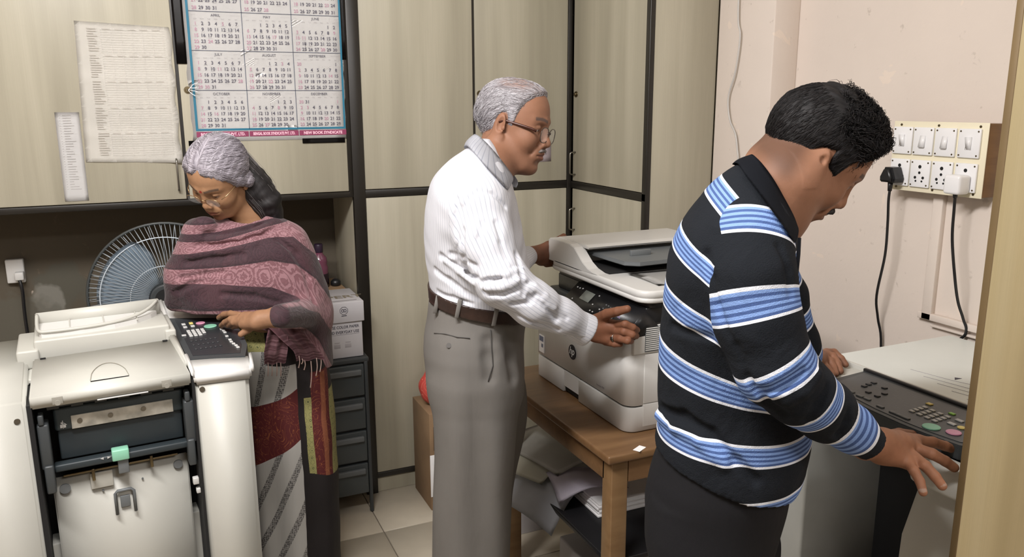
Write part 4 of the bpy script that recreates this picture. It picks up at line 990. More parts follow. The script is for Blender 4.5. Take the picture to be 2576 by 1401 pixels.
def rotm(ax, ay, az):
    cx, sx, cy, sy, cz, sz = math.cos(ax), math.sin(ax), math.cos(ay), math.sin(ay), math.cos(az), math.sin(az)
    return np.array([[cz,-sz,0],[sz,cz,0],[0,0,1]])@np.array([[1,0,0],[0,cx,-sx],[0,sx,cx]])@np.array([[cy,0,sy],[0,1,0],[-sy,0,cy]])
class Head:
    def __init__(s, pos, ang, sc=1.0, **o):
        s.c = np.asarray(pos, float); s.R = rotm(*ang)*1.0; s.sc = sc; s.o = dict(nose=1., jaw=1., male=1, lip=1., belly=0.); s.o.update(o)
    def w(s, *q): return s.c+s.R@(np.array(q, float)*s.sc)
    def h(s, P): return (P-s.c)@s.R/s.sc
    def E(s, c, r, rx=0, ry=0, rz=0):
        return ellipsoid(s.w(*c), np.array(r)*s.sc, s.R@rotm(rx, ry, rz))
    def C(s, a, b, r1, r2): return roundcone(s.w(*a), s.w(*b), r1*s.sc, r2*s.sc)
    def skull(s): return [s.E((0,-.016,.045), (.0755,.091,.083)), s.E((0,.030,.040), (.064,.060,.078))]
    def build(s, neck, neck_r):
        S_ = SDF(); o = s.o; j = o['jaw']
        for e in s.skull(): S_.u(e, .03)
        S_.u(s.E((0,.028,-.02), (.062*j,.058,.070)), .03)
        S_.u(s.E((0,.038,-.066), (.047*j,.046,.038)), .025)
        S_.u(s.E((0,.074,-.092), (.018*j,.015,.014)), .02)
        if o.get('jowl'): S_.u(s.E((0,.040,-.092), (.034,.036,.020)), .025)
        for x in (-1, 1):
            S_.u(s.C((x*.052*j,.0,-.045), (x*.030*j,.055,-.088), .016, .014), .022)
            S_.u(s.E((x*.040,.056,-.020), (.024,.026,.026)), .02)
            S_.u(s.C((x*.012,.086,.036), (x*.042,.066,.036), .0085, .007), .014)        # brow
        for x in (-1, 1):
            S_.sub(s.E((x*.031,.097,.014), (.018,.017,.0125)), .012)
        nz = o['nose']
        S_.u(s.C((0,.086,.026), (0,.1025*nz**.3,-.012), .0065, .0085), .012)
        S_.u(s.E((0,.1045*nz**.35,-.0205), (.0110*nz,.0105*nz,.0095*nz)), .009)
        for x in (-1, 1):
            S_.u(s.E((x*.0125*nz,.0945,-.0245), (.0075*nz,.0105*nz,.0075*nz)), .006)
        for x in (-1, 1): S_.sub(s.E((x*.0068*nz,.100,-.0330), (.0036,.006,.004)), .003)
        for x in (-1, 1): S_.sub(s.C((x*.021,.090,-.026), (x*.032,.078,-.052), .003, .003), .012)
        S_.u(s.E((0,.083,-.052), (.028,.016,.024)), .015)                                     # mouth mound
        S_.u(s.C((-.017,.089,-.0505), (0,.0965,-.047), .0042, .0056), .005); S_.u(s.C((.017,.089,-.0505), (0,.0965,-.047), .0042, .0056), .005)
        S_.u(s.C((-.014,.089,-.059), (0,.0945,-.0605), .0045, .0068), .005); S_.u(s.C((.014,.089,-.059), (0,.0945,-.0605), .0045, .0068), .005)
        S_.sub(s.C((-.023,.091,-.0545), (0,.1035,-.0535), .0016, .0018), .003); S_.sub(s.C((.023,.091,-.0545), (0,.1035,-.0535), .0016, .0018), .003)
        S_.sub(s.E((0,.094,-.075), (.018,.007,.006)), .01)
        for x in (-1, 1):                                                                   # eyeball and lids
            S_.u(s.E((x*.031,.0715,.014), (.0125,.0125,.0120)), .002)
            S_.u(s.C((x*.018,.0775,.0165), (x*.031,.0830,.0185), .0026, .0034), .004); S_.u(s.C((x*.031,.0830,.0185), (x*.044,.0735,.0150), .0034, .0026), .004)
            S_.u(s.C((x*.019,.0775,.0085), (x*.031,.0800,.0040), .0022, .0028), .004); S_.u(s.C((x*.031,.0800,.0040), (x*.043,.0730,.0085), .0028, .0022), .004)
            if o.get('lids', 1): S_.u(s.E((x*.031,.0735,.0175), (.0128,.0125,.0085)), .002)
            # ear
            S_.u(s.E((x*.0765,-.012,.002), (.0090,.0190,.0335), -.18, 0, -x*.42), .006)
            S_.sub(s.E((x*.0860,-.006,.006), (.0075,.0100,.0200), -.18, 0, -x*.42), .004)
            S_.sub(s.E((x*.0820,-.001,-.004), (.006,.006,.008)), .004)
            S_.u(s.E((x*.0790,.002,-.003), (.004,.005,.006)), .003)
            S_.u(s.E((x*.0755,-.004,-.026), (.0060,.0085,.0095)), .004)
        for p, q, r1, r2 in neck: S_.u(roundcone(p, q, r1, r2), .03)
        return S_
    def colour(s, P, skin, lips, extra=None):
        Q = s.h(P); c = np.tile(np.array(skin), (len(P), 1)); x, y, z = np.abs(Q[:, 0]), Q[:, 1], Q[:, 2]
        n_ = wob(Q, 60)*.5+wob(Q, 160, 3)*.3; c *= (1+.06*n_)[:, None]
        def mixc(m_, col):
            nonlocal c; c = c*(1-m_[:, None])+np.array(col)*m_[:, None]
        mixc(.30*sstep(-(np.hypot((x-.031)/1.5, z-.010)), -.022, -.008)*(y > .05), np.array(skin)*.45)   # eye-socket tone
        mixc(.35*sstep(z, -.03, -.07)*(y > 0)*(s.o['male']), np.array(skin)*.62)                           # beard tone
        mixc(sstep(-np.hypot(x/1.9, (z+.0545)*1.15), -.0125, -.0095)*(y > .085)*.85, lips)
        mixc(sstep(-np.abs(z-.0375-.08*(x-.03)*(x > .03)*-1-.004*np.sin((x-.012)*60)), -.0055, -.003)*(x > .011)*(x < .050)*(y > .05)*.8, s.o.get('brow', (.03,.025,.02)))
        eb = (np.linalg.norm(Q-np.array([0,.0715,.014])*1.0-np.stack([np.sign(Q[:, 0])*.031, 0*y, 0*z], 1), axis=1) < .0131)*(z < (.0120 if s.o.get('lids', 1) else .019))*(z > .0065)
        mixc(eb*.9, (.55,.50,.45)); mixc(eb*(np.hypot(x-.031, z-.0105) < .0052)*1., (.02,.012,.01))
        if extra is not None: c = extra(Q, c)
        return c
def hair_field(H, zh, T, disp=None, top=None, wide=None):
    """hair as a shell over the skull that thins out to nothing at the hairline zh(y)"""
    sk = H.skull(); ys_, zs_ = zip(*zh)
    def f(P):
        Q = H.h(P); d = smin(sk[0][0](P), sk[1][0](P), .03)
        z0 = np.interp(Q[..., 1], ys_, zs_); m_ = sstep(Q[..., 2]-z0, -.004, .022 if wide is None else wide)
        t_ = T if top is None else T+top(Q)
        return d-(t_*m_-.006*(1-m_)*1.0)*H.sc
    lo = np.minimum(sk[0][1], sk[1][1])-.06; hi = np.maximum(sk[0][2], sk[1][2])+.06
    return f, lo, hi
def finger(S_, pts, r0, r1, k=.004, rp=None):
    n = len(pts)-1; rr = [r0+(r1-r0)*i/n for i in range(n+1)]
    for i in range(n): S_.u(roundcone(pts[i], pts[i+1], rr[i], rr[i+1]), .003 if i else k)
def skinmat(name, rough=.5):
    mt, t, b = nt(name); at_ = N(t, 'ShaderNodeAttribute', attribute_name='col'); v = coords(t)
    n1 = noise(t, v, 90, 3); col = mix(t, math_(t, 'MULTIPLY', n1, .25), at_.outputs['Color'], (.10,.05,.03))
    t.links.new(col, b.inputs['Base Color']); b.inputs['Roughness'].default_value = rough; b.inputs['Specular IOR Level'].default_value = .3
    b.inputs['Subsurface Weight'].default_value = .08; b.inputs['Subsurface Radius'].default_value = (.006,.002,.001); b.inputs['Subsurface Scale'].default_value = .5
    bump(t, b, noise(t, v, 700, 3), .0003, .7); return mt
M['skin'] = skinmat('skin', .58)
def hairmat(name, dark, light, rough=.45):
    mt, t, b = nt(name); at_ = N(t, 'ShaderNodeAttribute', attribute_name='col'); st_ = N(t, 'ShaderNodeAttribute', attribute_name='strand')
    cb = N(t, 'ShaderNodeCombineXYZ'); t.links.new(st_.outputs['Fac'], cb.inputs[0]); v = coords(t)
    sep = N(t, 'ShaderNodeSeparateXYZ'); t.links.new(v, sep.inputs[0]); t.links.new(math_(t, 'MULTIPLY', noise(t, v, 7, 2), .07), cb.inputs[1])
    n1 = noise(t, cb.outputs[0], 46, 5, .75, .2)
    col = mix(t, ramp(t, n1, [(.35, 0.), (.62, 1.)]), tuple(dark), at_.outputs['Color'])
    t.links.new(col, b.inputs['Base Color']); b.inputs['Roughness'].default_value = rough; b.inputs['Specular IOR Level'].default_value = .3
    bump(t, b, n1, .0012, .8); return mt
def wpts(root, pts): return [tuple(np.asarray(p)-np.array(root.location)) for p in pts]

def strands(name, root, parent, H, field, n, flow, length, rad, mat, zh, cols, seed=1, steps=9, lift=.0008, wave=.0, region=None, zoff=.004, taper=.4, jitter=.25):
    """fine hairs that run over the hair shell along a combing direction (head coordinates)"""
    R_ = np.random.RandomState(seed); D = R_.normal(size=(n*3, 3)); D /= np.linalg.norm(D, axis=1)[:, None]
    Pw = lambda Q: H.c+(Q*H.sc)@H.R.T
    fld = lambda Q: field.at(Pw(Q))/H.sc
    def grad(Q):
        e = .0015; d0 = fld(Q); g = np.stack([fld(Q+np.eye(3)[i]*e)-d0 for i in range(3)], -1); g /= np.linalg.norm(g, axis=1)[:, None]+1e-9; return d0, g
    Q = D*np.array([.085,.11,.10])+np.array([0,-.01,.035])
    for _ in range(5): d0, g = grad(Q); Q = Q-g*d0[:, None]*.9
    ys_, zs_ = zip(*zh); ok = (Q[:, 2] > np.interp(Q[:, 1], ys_, zs_)+zoff) & (np.abs(d0) < .004)
    if region is not None: ok &= region(Q)
    Q = Q[ok][:n]; n = len(Q); L = np.exp(R_.normal(size=n)*.25)*length; pts = []; jit = R_.normal(size=(n, 3))*jitter; ph = R_.uniform(0, 6.28, n); lf = R_.uniform(.3, 1.6, n)*lift
    V_ = Q.copy()
    for k in range(steps):
        d0, g = grad(V_); V_ = V_-g*(d0*.8)[:, None]; pts.append(V_+g*(lf*(.3+k/steps)+wave*(1+np.sin(ph+k*1.4))*.5)[:, None])
        v = flow(V_)+jit*(.4+k/steps); v -= g*(v*g).sum(1)[:, None]; v /= np.linalg.norm(v, axis=1)[:, None]+1e-9; V_ = V_+v*(L/steps)[:, None]
    X = np.stack(pts, 1); W = H.c+(X.reshape(-1, 3)*H.sc)@H.R.T; W = W.reshape(n, steps, 3)
    T_ = np.gradient(W, axis=1); T_ /= np.linalg.norm(T_, axis=2)[..., None]+1e-9; U_ = np.cross(T_, np.array([.2,.5,.84])); U_ /= np.linalg.norm(U_, axis=2)[..., None]+1e-9; B_ = np.cross(T_, U_)
    rr = rad*np.interp(np.linspace(0, 1, steps), [0, .15, .6, 1], [.6, 1, .9, taper])[None, :, None]
    ringv = np.stack([W+rr*(U_*math.cos(a)+B_*math.sin(a)) for a in (0, 2.094, 4.189)], 2)      # n,steps,3,3
    P = ringv.reshape(-1, 3); base = (np.arange(n)*steps*3)[:, None, None]+(np.arange(steps-1)*3)[None, :, None]; k = np.arange(3)[None, None]
    Qd = np.stack([base+k, base+(k+1) % 3, base+3+(k+1) % 3, base+3+k], -1).reshape(-1, 4)
    c = np.array(cols)[R_.randint(0, len(cols), n)]*(1+R_.normal(size=(n, 1))*.10); c = np.repeat(np.clip(c, 0, 1), steps*3, axis=0)
    o = mesh_from(name, P, Qd, mat, parent, None, c, keep=False); o['kind'] = 'stuff'; return o
def strandmat(name, rough=.4, spec=.35):
    mt, t, b = nt(name); at_ = N(t, 'ShaderNodeAttribute', attribute_name='col'); t.links.new(at_.outputs['Color'], b.inputs['Base Color']); b.inputs['Roughness'].default_value = rough; b.inputs['Specular IOR Level'].default_value = spec; return mt
M['strand'] = strandmat('hair_strands'); M['blackstrand'] = strandmat('black_hair_strands', .5, .2)
# ------------------------------------------------------------------ cloth materials
def amath(t, name): return N(t, 'ShaderNodeAttribute', attribute_name=name).outputs['Fac']
def shirtmat():
    mt, t, b = nt('white_pinstripe_cotton'); st_ = amath(t, 'st')
    fr_ = math_(t, 'FRACT', math_(t, 'MULTIPLY', st_, 1/.0085))
    ln = ramp(t, fr_, [(.0, 0.), (.42, 0.), (.46, 1.), (.55, 1.), (.59, 0.), (1., 0.)])
    v = coords(t); col = mix(t, math_(t, 'MULTIPLY', ln, .55), srgb(198,199,205), srgb(120,128,148))
    t.links.new(col, b.inputs['Base Color']); b.inputs['Roughness'].default_value = .8
    cb = N(t, 'ShaderNodeCombineXYZ'); t.links.new(math_(t, 'MULTIPLY', st_, 14), cb.inputs[0]); t.links.new(math_(t, 'MULTIPLY', amath(t, 'ln'), 5), cb.inputs[1])
    h = math_(t, 'ADD', noise(t, cb.outputs[0], 1.0, 3, .55, 1.2), math_(t, 'MULTIPLY', noise(t, v, 14, 3), .6)); bump(t, b, h, .004, .5); return mt
def polomat():
    mt, t, b = nt('striped_knit')
    sel = math_(t, 'GREATER_THAN', amath(t, 'sel'), 0.0)
    tt = N(t, 'ShaderNodeMix', data_type='FLOAT'); t.links.new(sel, tt.inputs[0]); t.links.new(amath(t, 'ta'), tt.inputs[2]); t.links.new(amath(t, 'tt'), tt.inputs[3])
    fr_ = math_(t, 'FRACT', tt.outputs[0])
    w_ = srgb(226,230,238); lb_ = srgb(128,158,212); db_ = srgb(72,94,144); bk = srgb(26,29,34)
    col = ramp(t, fr_, [(0, w_), (.045, lb_), (.085, db_), (.125, lb_), (.165, db_), (.205, lb_), (.245, db_), (.285, lb_), (.325, db_), (.365, w_), (.41, bk)], 'CONSTANT')
    v = coords(t); col = mix(t, math_(t, 'MULTIPLY', noise(t, v, 400, 2), .18), col, bk)
    t.links.new(col, b.inputs['Base Color']); b.inputs['Roughness'].default_value = .9; b.inputs['Specular IOR Level'].default_value = .15
    bump(t, b, math_(t, 'ADD', noise(t, v, 500, 2), math_(t, 'MULTIPLY', noise(t, v, 11, 3, .5, .8), 9)), .0012, .8); return mt
def fabric(name, col, rough=.85, fold=.004, fs=9, stretch=(1,1,.25), weave=600):
    mt, t, b = nt(name); v = coords(t, stretch); w_ = coords(t)
    n1 = noise(t, w_, 5, 4); t.links.new(ramp(t, n1, [(.3, tuple(x*.86 for x in col)), (.7, col)]), b.inputs['Base Color'])
    b.inputs['Roughness'].default_value = rough; b.inputs['Specular IOR Level'].default_value = .2
    bump(t, b, math_(t, 'ADD', noise(t, v, fs, 4, .5, .8), math_(t, 'MULTIPLY', noise(t, w_, weave, 2), .04)), fold, .7); return mt
M['shirt'] = shirtmat(); M['polo'] = polomat()
M['greytrouser'] = fabric('grey_trousers', srgb(112,109,105), .85, .006); M['blacktrouser'] = fabric('black_trousers', srgb(26,26,29), .8, .006)
M['leather'] = plain('dark_brown_leather', srgb(50,34,28), .4, nz=.2, nscale=40, bmp=.0003); M['collarblack'] = fabric('black_collar', srgb(30,33,40), .85, .001, 20)
M['shoe'] = plain('black_shoe', srgb(24,20,18), .3)
def shoe(root, heel, direction):
    d = np.array([direction[0], direction[1], 0.]); d /= np.linalg.norm(d); n_ = np.array([-d[1], d[0], 0]); h = np.array([heel[0], heel[1], 0.])
    S_ = SDF(); S_.u(roundcone(h+d*-.02+V3(0,0,.045), h+d*.07+V3(0,0,.042), .038, .036), .02); S_.u(roundcone(h+d*.07+V3(0,0,.040), h+d*.17+V3(0,0,.030), .038, .030), .02)
    S_.u(roundcone(h+d*-.01+V3(0,0,.05), h+d*.0+V3(0,0,.10), .036, .040), .02); S_.clip(lambda P: .003-P[..., 2])
    P, Q = S_.mesh(.006); return mesh_from('shoe', P, Q, 'shoe', root)
def to_col(P, rgb): return np.tile(np.array(rgb, float), (len(P), 1))
def near(S_, px, py, inset=0):                            # surface point of a field, seen from the front
    p = S_.trace(px, py); 
    return None if p is None else p - ray(px, py)/np.linalg.norm(ray(px, py))*(-inset)
def crease(S_, lines, k=.010):
    prims = []
    for pts, r_, depth, mode in lines:
        P = []
        for x, y in pts:
            p = S_.trace(x, y)
            if p is not None: P.append(p+ray(x, y)/np.linalg.norm(ray(x, y))*(-depth))
        for a, b in zip(P[:-1], P[1:]): prims.append((roundcone(a, b, r_, r_*.8), mode))
    for p, m_ in prims:
        if m_: S_.sub(p, k)
        else: S_.u(p, k)

# ================================================================== man in the white shirt
f1 = Frame(1200, 600, 2.08); s1_ = f1.s
H1 = Head((.871, 1.945, 1.553), (-.20, -.10, -2.36), .955, nose=.98, jowl=1, brow=(.05,.045,.045))
hip1 = f1.q(1195, 830); m1 = wroot('person', (hip1[0], hip1[1], 0), 'older man in glasses, white pinstriped shirt and grey trousers leaning over the table printer', 'person')
def fq(fr_, lst): return [(fr_.q(px, py, w_), r_*fr_.s) for px, py, w_, r_ in lst]
neck1 = f1.q(1226, 432, 0)
body = H1.build([(H1.w(0, -.022, -.050), neck1, .055, .057), (neck1, f1.q(1200, 520), .056, .09)], .06)
P, Q = body.mesh(.0024, None, None)
SK1 = srgb(138,98,76); LP1 = srgb(112,70,58)
def ex1(Qh, c):
    x, y, z = np.abs(Qh[:, 0]), Qh[:, 1], Qh[:, 2]
    return c
parts = [(P, Q, H1.colour(P, SK1, LP1, ex1))]
# torso and limbs under the clothes
rows1 = [(350,1192,1232,0,.03),(372,1178,1250,0,.055),(400,1130,1262,0,.11),(430,1100,1276,0,.165),(450,1086,1284,0,.188),(480,1076,1294,0,.200),(520,1070,1304,0,.205),(560,1067,1312,0,.200),(620,1068,1322,0,.188),(680,1077,1332,0,.176),(730,1083,1336,0,.170),(765,1084,1330,0,.168),(800,1086,1322,0,.168),(850,1074,1314,0,.175)]
arm_n = [(1196,512,.150,64), (1218,600,.185,63), (1262,706,.215,58), (1345,765,.20,50), (1408,797,.17,43), (1462,824,.15,36)]
arm_f = [(1225,500,-.16,58), (1262,600,-.19,54), (1288,668,-.20,44), (1322,645,-.28,34)]
tor = loft(f1, rows1, 2.25)
def arms1(): return fq(f1, arm_f)[:3]+[(at(1326, 645, 1, 2.275), .033)]
ins = SDF(); ins.u((lambda P: tor[0](P)+.012, tor[1], tor[2]), 0)
ins.chain([(p, r_*.66) for p, r_ in fq(f1, arm_n)], .01); ins.chain([(p, r_*.66) for p, r_ in arms1()], .01)
ins.clip(lambda P: f1.l(P)[..., 1]-f1.l(f1.q(1200, 440))[1]+0*P[..., 0])
footn = f1.q(1185,965,.082); footf = f1.q(1205,965,-.082)
kn = lambda ft, z: np.array([ft[0], ft[1], z])
ins.chain([(hip1+f1.w*.05, .06), (kn(footn, .5), .045), (kn(footn, .1), .04)], .03); ins.chain([(hip1-f1.w*.05, .06), (kn(footf, .5), .045), (kn(footf, .1), .04)], .03)
P, Q = ins.mesh(.010); parts.append((P, Q, to_col(P, SK1)))
# near hand on the printer corner
zp = lambda px, py, z: at(px, py, 2, z)
hp_ = lambda px, py, X: at(px, py, 0, X)
yp_ = lambda px, py, Y: at(px, py, 1, Y)
h = SDF(); wr = hp_(1478, 823, 1.062)
h.u(roundcone(hp_(1462,822,1.055), wr, .029, .027), .01)
h.u(roundcone(wr, hp_(1512,824,1.092), .028, .031), .016); h.u(roundcone(hp_(1500,842,1.080), hp_(1532,850,1.100), .022, .020), .014); h.u(roundcone(hp_(1512,818,1.085), hp_(1545,823,1.106), .026, .019), .014)
ix = [hp_(1545,816,1.108), hp_(1573,815,1.108), yp_(1592,824,1.748), yp_(1602,830,1.765)]
md = [hp_(1541,833,1.107), hp_(1571,834,1.107), yp_(1590,842,1.745), yp_(1600,845,1.765)]
rg = [hp_(1533,849,1.104), hp_(1562,852,1.104), yp_(1579,857,1.745), yp_(1587,858,1.765)]
pk = [hp_(1523,860,1.098), hp_(1546,865,1.102), hp_(1560,866,1.112)]
th = [hp_(1500,805,1.080), hp_(1526,790,1.080), hp_(1554,783,1.085), hp_(1578,777,1.098)]
finger(h, ix, .0115, .0088); finger(h, md, .0118, .0090); finger(h, rg, .0112, .0086); finger(h, pk, .0100, .0078); finger(h, th, .0160, .0098, .012)
P, Q = h.mesh(.0018); 
def handcol(P, skin, tips, nail=(.36,.24,.18)):
    c = to_col(P, skin)*(1+.08*wob(P, 90)+.05*wob(P, 300, 2))[:, None]
    for tp_, dr in tips:
        m_ = (np.linalg.norm(P-tp_, axis=1) < .0088); up_ = ((P-tp_)@dr > .0035); c[m_ & up_] = nail
    return c
parts.append((P, Q, handcol(P, SK1*np.ones(3) if False else srgb(128,84,62), [(th[-1], V3(-.5,0,.85)), (ix[-1], V3(-.3,-.9,.3))])))
# far hand on the far corner of the lid
h = SDF(); Yf = 2.335
wr2 = yp_(1342,641,2.315)
h.u(roundcone(yp_(1318,645,2.27), wr2, .026, .025), .01); h.u(roundcone(wr2, yp_(1368,640,Yf), .026, .029), .014); h.u(roundcone(yp_(1362,652,Yf), yp_(1385,655,Yf+.01), .022, .018), .012)
t2 = [yp_(1355,630,Yf-.01), yp_(1378,617,Yf-.012), yp_(1400,606,Yf-.015), yp_(1418,594,Yf-.012)]
finger(h, t2, .0155, .0095, .012)
for k, (yy, dx) in enumerate(((628, 0), (641, 3), (652, 2), (662, -3))):
    finger(h, [yp_(1378+dx,yy+2,Yf+.004), yp_(1400+dx,yy,Yf+.004), yp_(1418+dx,yy+3,Yf+.006), yp_(1432,yy+6,Yf+.004)], .0112, .0085)
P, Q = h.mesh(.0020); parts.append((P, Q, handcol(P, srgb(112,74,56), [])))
P, Q, Cc = join_np(parts); mesh_from('body', P, Q, 'skin', m1, col=Cc, keep=False)
# hair
hz = [(-.12,-.055),(-.075,-.058),(-.045,-.045),(-.030,-.02),(-.018,.020),(.004,.034),(.010,-.004),(.022,-.010),(.030,.030),(.040,.062),(.058,.085),(.075,.100),(.11,.13)]
hf = hair_field(H1, hz, .0052, top=lambda Q: .004*sstep(-Q[..., 1], .02, .08)+.003*np.exp(-((Q[..., 1]-.055)**2+(Q[..., 2]-.11)**2)/.0006))
hs = SDF(); hs.u(hf, 0); hs.disp = lambda P: (lambda Q_: .0009*np.sin(140*np.arctan2(Q_[..., 0], Q_[..., 2]+.02)+3*wob(Q_, 40))+.0010*wob(Q_, 70))(H1.h(P))
hs.clip(lambda P: -(H1.h(P)[..., 2]+.075)*H1.sc)
P, Q = hs.mesh(.0024); Qh = H1.h(P)
c = to_col(P, srgb(158,155,160)); top = sstep(Qh[:, 2], .085, .118)*sstep(-np.abs(Qh[:, 1]-.0), -.07, -.02); c = c*(1-.75*top[:, None])+np.array(srgb(150,112,92))*.75*top[:, None]
fr_dark = sstep(Qh[:, 1], .0, .05)*.55; c = c*(1-fr_dark[:, None])+np.array(srgb(110,98,92))*fr_dark[:, None]
ho = mesh_from('hair', P, Q, hairmat('grey_hair', srgb(98,93,96), None), m1, {'strand': np.arctan2(Qh[:, 0], Qh[:, 2]+.02)*.22}, c)
strands('hair_strands', m1, ho, H1, hs, 3800, lambda Q: np.stack([Q[:, 0]*2, -1+0*Q[:, 0], -.35-2.5*np.clip(-Q[:, 1], 0, 1)*4], 1), .045, .00042, 'strand', hz, [srgb(176,173,178), srgb(150,146,150), srgb(196,194,198), srgb(118,112,114)], 3, region=lambda Q: ~((Q[:, 2] > .100) & (np.abs(Q[:, 1]+.01) < .055) & (np.random.RandomState(2).rand(len(Q)) < .75)))
# moustache
S_ = SDF()
for x in (-1, 1): S_.u(H1.C((x*.002,.101,-.038), (x*.014,.0985,-.040), .0040, .0038), .003); S_.u(H1.C((x*.014,.0985,-.040), (x*.024,.0885,-.0475), .0038, .0018), .003)
S_.disp = lambda P: .0008*wob(P, 900)
P, Q = S_.mesh(.0012); mesh_from('moustache', P, Q, hairmat('grey_moustache', srgb(84,78,75), None), m1, {'strand': H1.h(P)[:, 0]*2}, to_col(P, srgb(112,104,100)))
# glasses
def glasses(H, root, rim, armm, w_=.0245, hgt=.0165, zc=.010, yc=.100, full=True, arm_r=.0022, name='glasses', lensm=None):
    g = MB(); lens = MB()
    off = np.array(root.location)
    def L(*q): return tuple(H.w(*q)-off)
    for x in (-1, 1):
        pts = []
        for k in range(28):
            a_ = 2*math.pi*k/28; ex_ = abs(math.cos(a_))**.75*math.copysign(1, math.cos(a_)); ez = abs(math.sin(a_))**.75*math.copysign(1, math.sin(a_))
            pts.append((x*.0325+w_*ex_, yc-.16*(abs(x*.0325+w_*ex_))**1.5+(.0), zc+hgt*ez))
        if full: g.tube([L(*p) for p in pts], .0011, 6, closed=True)
        else: g.tube([L(*p) for p in pts if p[2] >= zc-.002][::1] if False else [L(*pts[k]) for k in range(0, 15)], .0010, 6)
        b_ = lens.bm; vs = [b_.verts.new(L(p[0], p[1], p[2])) for p in pts]; b_.faces.new(vs)
    g.tube([L(-.009, yc-.001, zc+.004), L(-.004, yc+.003, zc+.008), L(.004, yc+.003, zc+.008), L(.009, yc-.001, zc+.004)], .0012, 6)
    fo = g.build('glasses', rim, root)
    for x in (-1, 1):
        a_ = MB(); a_.tube([L(x*(.0325+w_), yc-.016, zc+.006), L(x*.066, yc-.030, zc+.010), L(x*.0725, .05, zc+.012), L(x*.0775, .0, zc+.016), L(x*.0785, -.014, zc+.008)], arm_r, 6); a_.build('temple_arm', armm, fo)
    lens.build('lenses', lensm, fo); return fo
lensm = glassy('clear_lens', (.75,.78,.8), .03, .22)
glasses(H1, m1, plain('thin_metal_rim', srgb(70,60,54), .3, .6), plain('brown_temple', srgb(66,34,24), .35), .0280, .0200, .002, .1035, True, .0034, lensm=lensm)
# shirt
beltc = f1.q(1200, 787, .15); slope1 = (812-762)/(1317-1083.)
beltn = f1.b+f1.a*slope1; beltn /= np.linalg.norm(beltn)
sh = SDF(); sh.u(tor, 0); 
yoke = [(f1.q(1196,512,.150), .062)]
sh.u(roundcone(f1.q(1188,470,.09), f1.q(1200,520,.150), .065, .066), .05); sh.u(roundcone(f1.q(1205,470,-.09), f1.q(1225,510,-.150), .060, .062), .05)
sh.chain(fq(f1, arm_n), .022); sh.chain(arms1(), .02)
sh.disp = lambda P: .0016*wob(P, 22)+.0011*wob(P, 60, 3)
cuff_n = fq(f1, [(1440,812,.155,35), (1474,830,.146,37)]); 
sh.u(roundcone(cuff_n[0][0], cuff_n[1][0], cuff_n[0][1], cuff_n[1][1]), .004)
crease(sh, [([(1140,500),(1150,470),(1172,452)], .006, -.001, 1), ([(1150,600),(1148,540),(1153,500)], .006, -.002, 1),
  ([(1110,645),(1140,665),(1175,690),(1200,700)], .007, -.002, 1), ([(1095,680),(1130,705),(1170,735),(1205,752)], .007, -.002, 1), ([(1135,640),(1165,650),(1195,668)], .006, -.002, 1), ([(1100,735),(1140,750),(1190,765)], .006, -.001, 1),
  ([(1210,712),(1250,700),(1290,680),(1315,670)], .007, -.002, 1), ([(1222,735),(1260,742),(1300,728),(1330,712)], .007, -.002, 1), ([(1290,765),(1330,760),(1352,735)], .006, -.002, 1), ([(1330,745),(1370,770),(1400,805)], .0055, -.002, 1), ([(1350,735),(1390,765),(1425,800)], .005, -.001, 1), ([(1300,790),(1350,815),(1405,830)], .005, -.001, 1),
  ([(1225,725),(1262,722),(1302,704)], .008, -.003, 0), ([(1240,690),(1275,690),(1310,672)], .008, -.004, 0), ([(1345,722),(1372,745),(1396,775)], .009, -.005, 0), ([(1120,655),(1155,682),(1192,712)], .007, -.004, 0), ([(1155,520),(1162,580),(1165,640),(1180,700)], .006, -.001, 1), ([(1300,640),(1312,690),(1318,740)], .007, -.001, 1),
  ([(1272,520),(1240,488),(1205,478),(1178,500),(1158,545),(1150,600),(1152,660)], .0030, .0006, 1), ([(1215,560),(1205,600),(1215,650)], .005, .001, 1), ([(1250,560),(1262,610),(1275,650)], .005, .001, 1)], .007)
sh.clip(lambda P: -((P-beltc)@beltn)-.000)
endn = cuff_n[1][0]; dn_ = (cuff_n[1][0]-cuff_n[0][0]); dn_ /= np.linalg.norm(dn_)
sh.clip(lambda P: np.where(np.linalg.norm(P-endn, axis=-1) < .09, (P-endn)@dn_-.004, -1.))
af = arms1(); dfv = af[-1][0]-af[-2][0]; dfv /= np.linalg.norm(dfv)
sh.clip(lambda P: np.where(np.linalg.norm(P-af[-1][0], axis=-1) < .08, (P-af[-1][0])@dfv-.004, -1.))
P, Q = sh.mesh(.0036)
apn = [p for p, _ in fq(f1, arm_n)]+[cuff_n[1][0]]; apf = [p for p, _ in af]
s_n, an_n, dn = along(P, apn); s_f, an_f, df = along(P, apf)
uvt = tor[0].uv(P)*.165
dt = tor[0](P); armn_d = np.minimum(dn, df)-.058
isarm = (armn_d < dt+.012); useN = dn < df
st_a = np.where(useN, an_n, an_f)*.052; L1 = f1.l(P)
# the seam is kept inside one mesh: stripe coordinate switches at the armhole
st_ = np.where(isarm, st_a, uvt); ln_ = np.where(isarm, np.where(useN, s_n, s_f), L1[:, 1])
shirt = mesh_from('shirt', P, Q, 'shirt', m1, {'st': st_, 'ln': ln_}, keep=True)
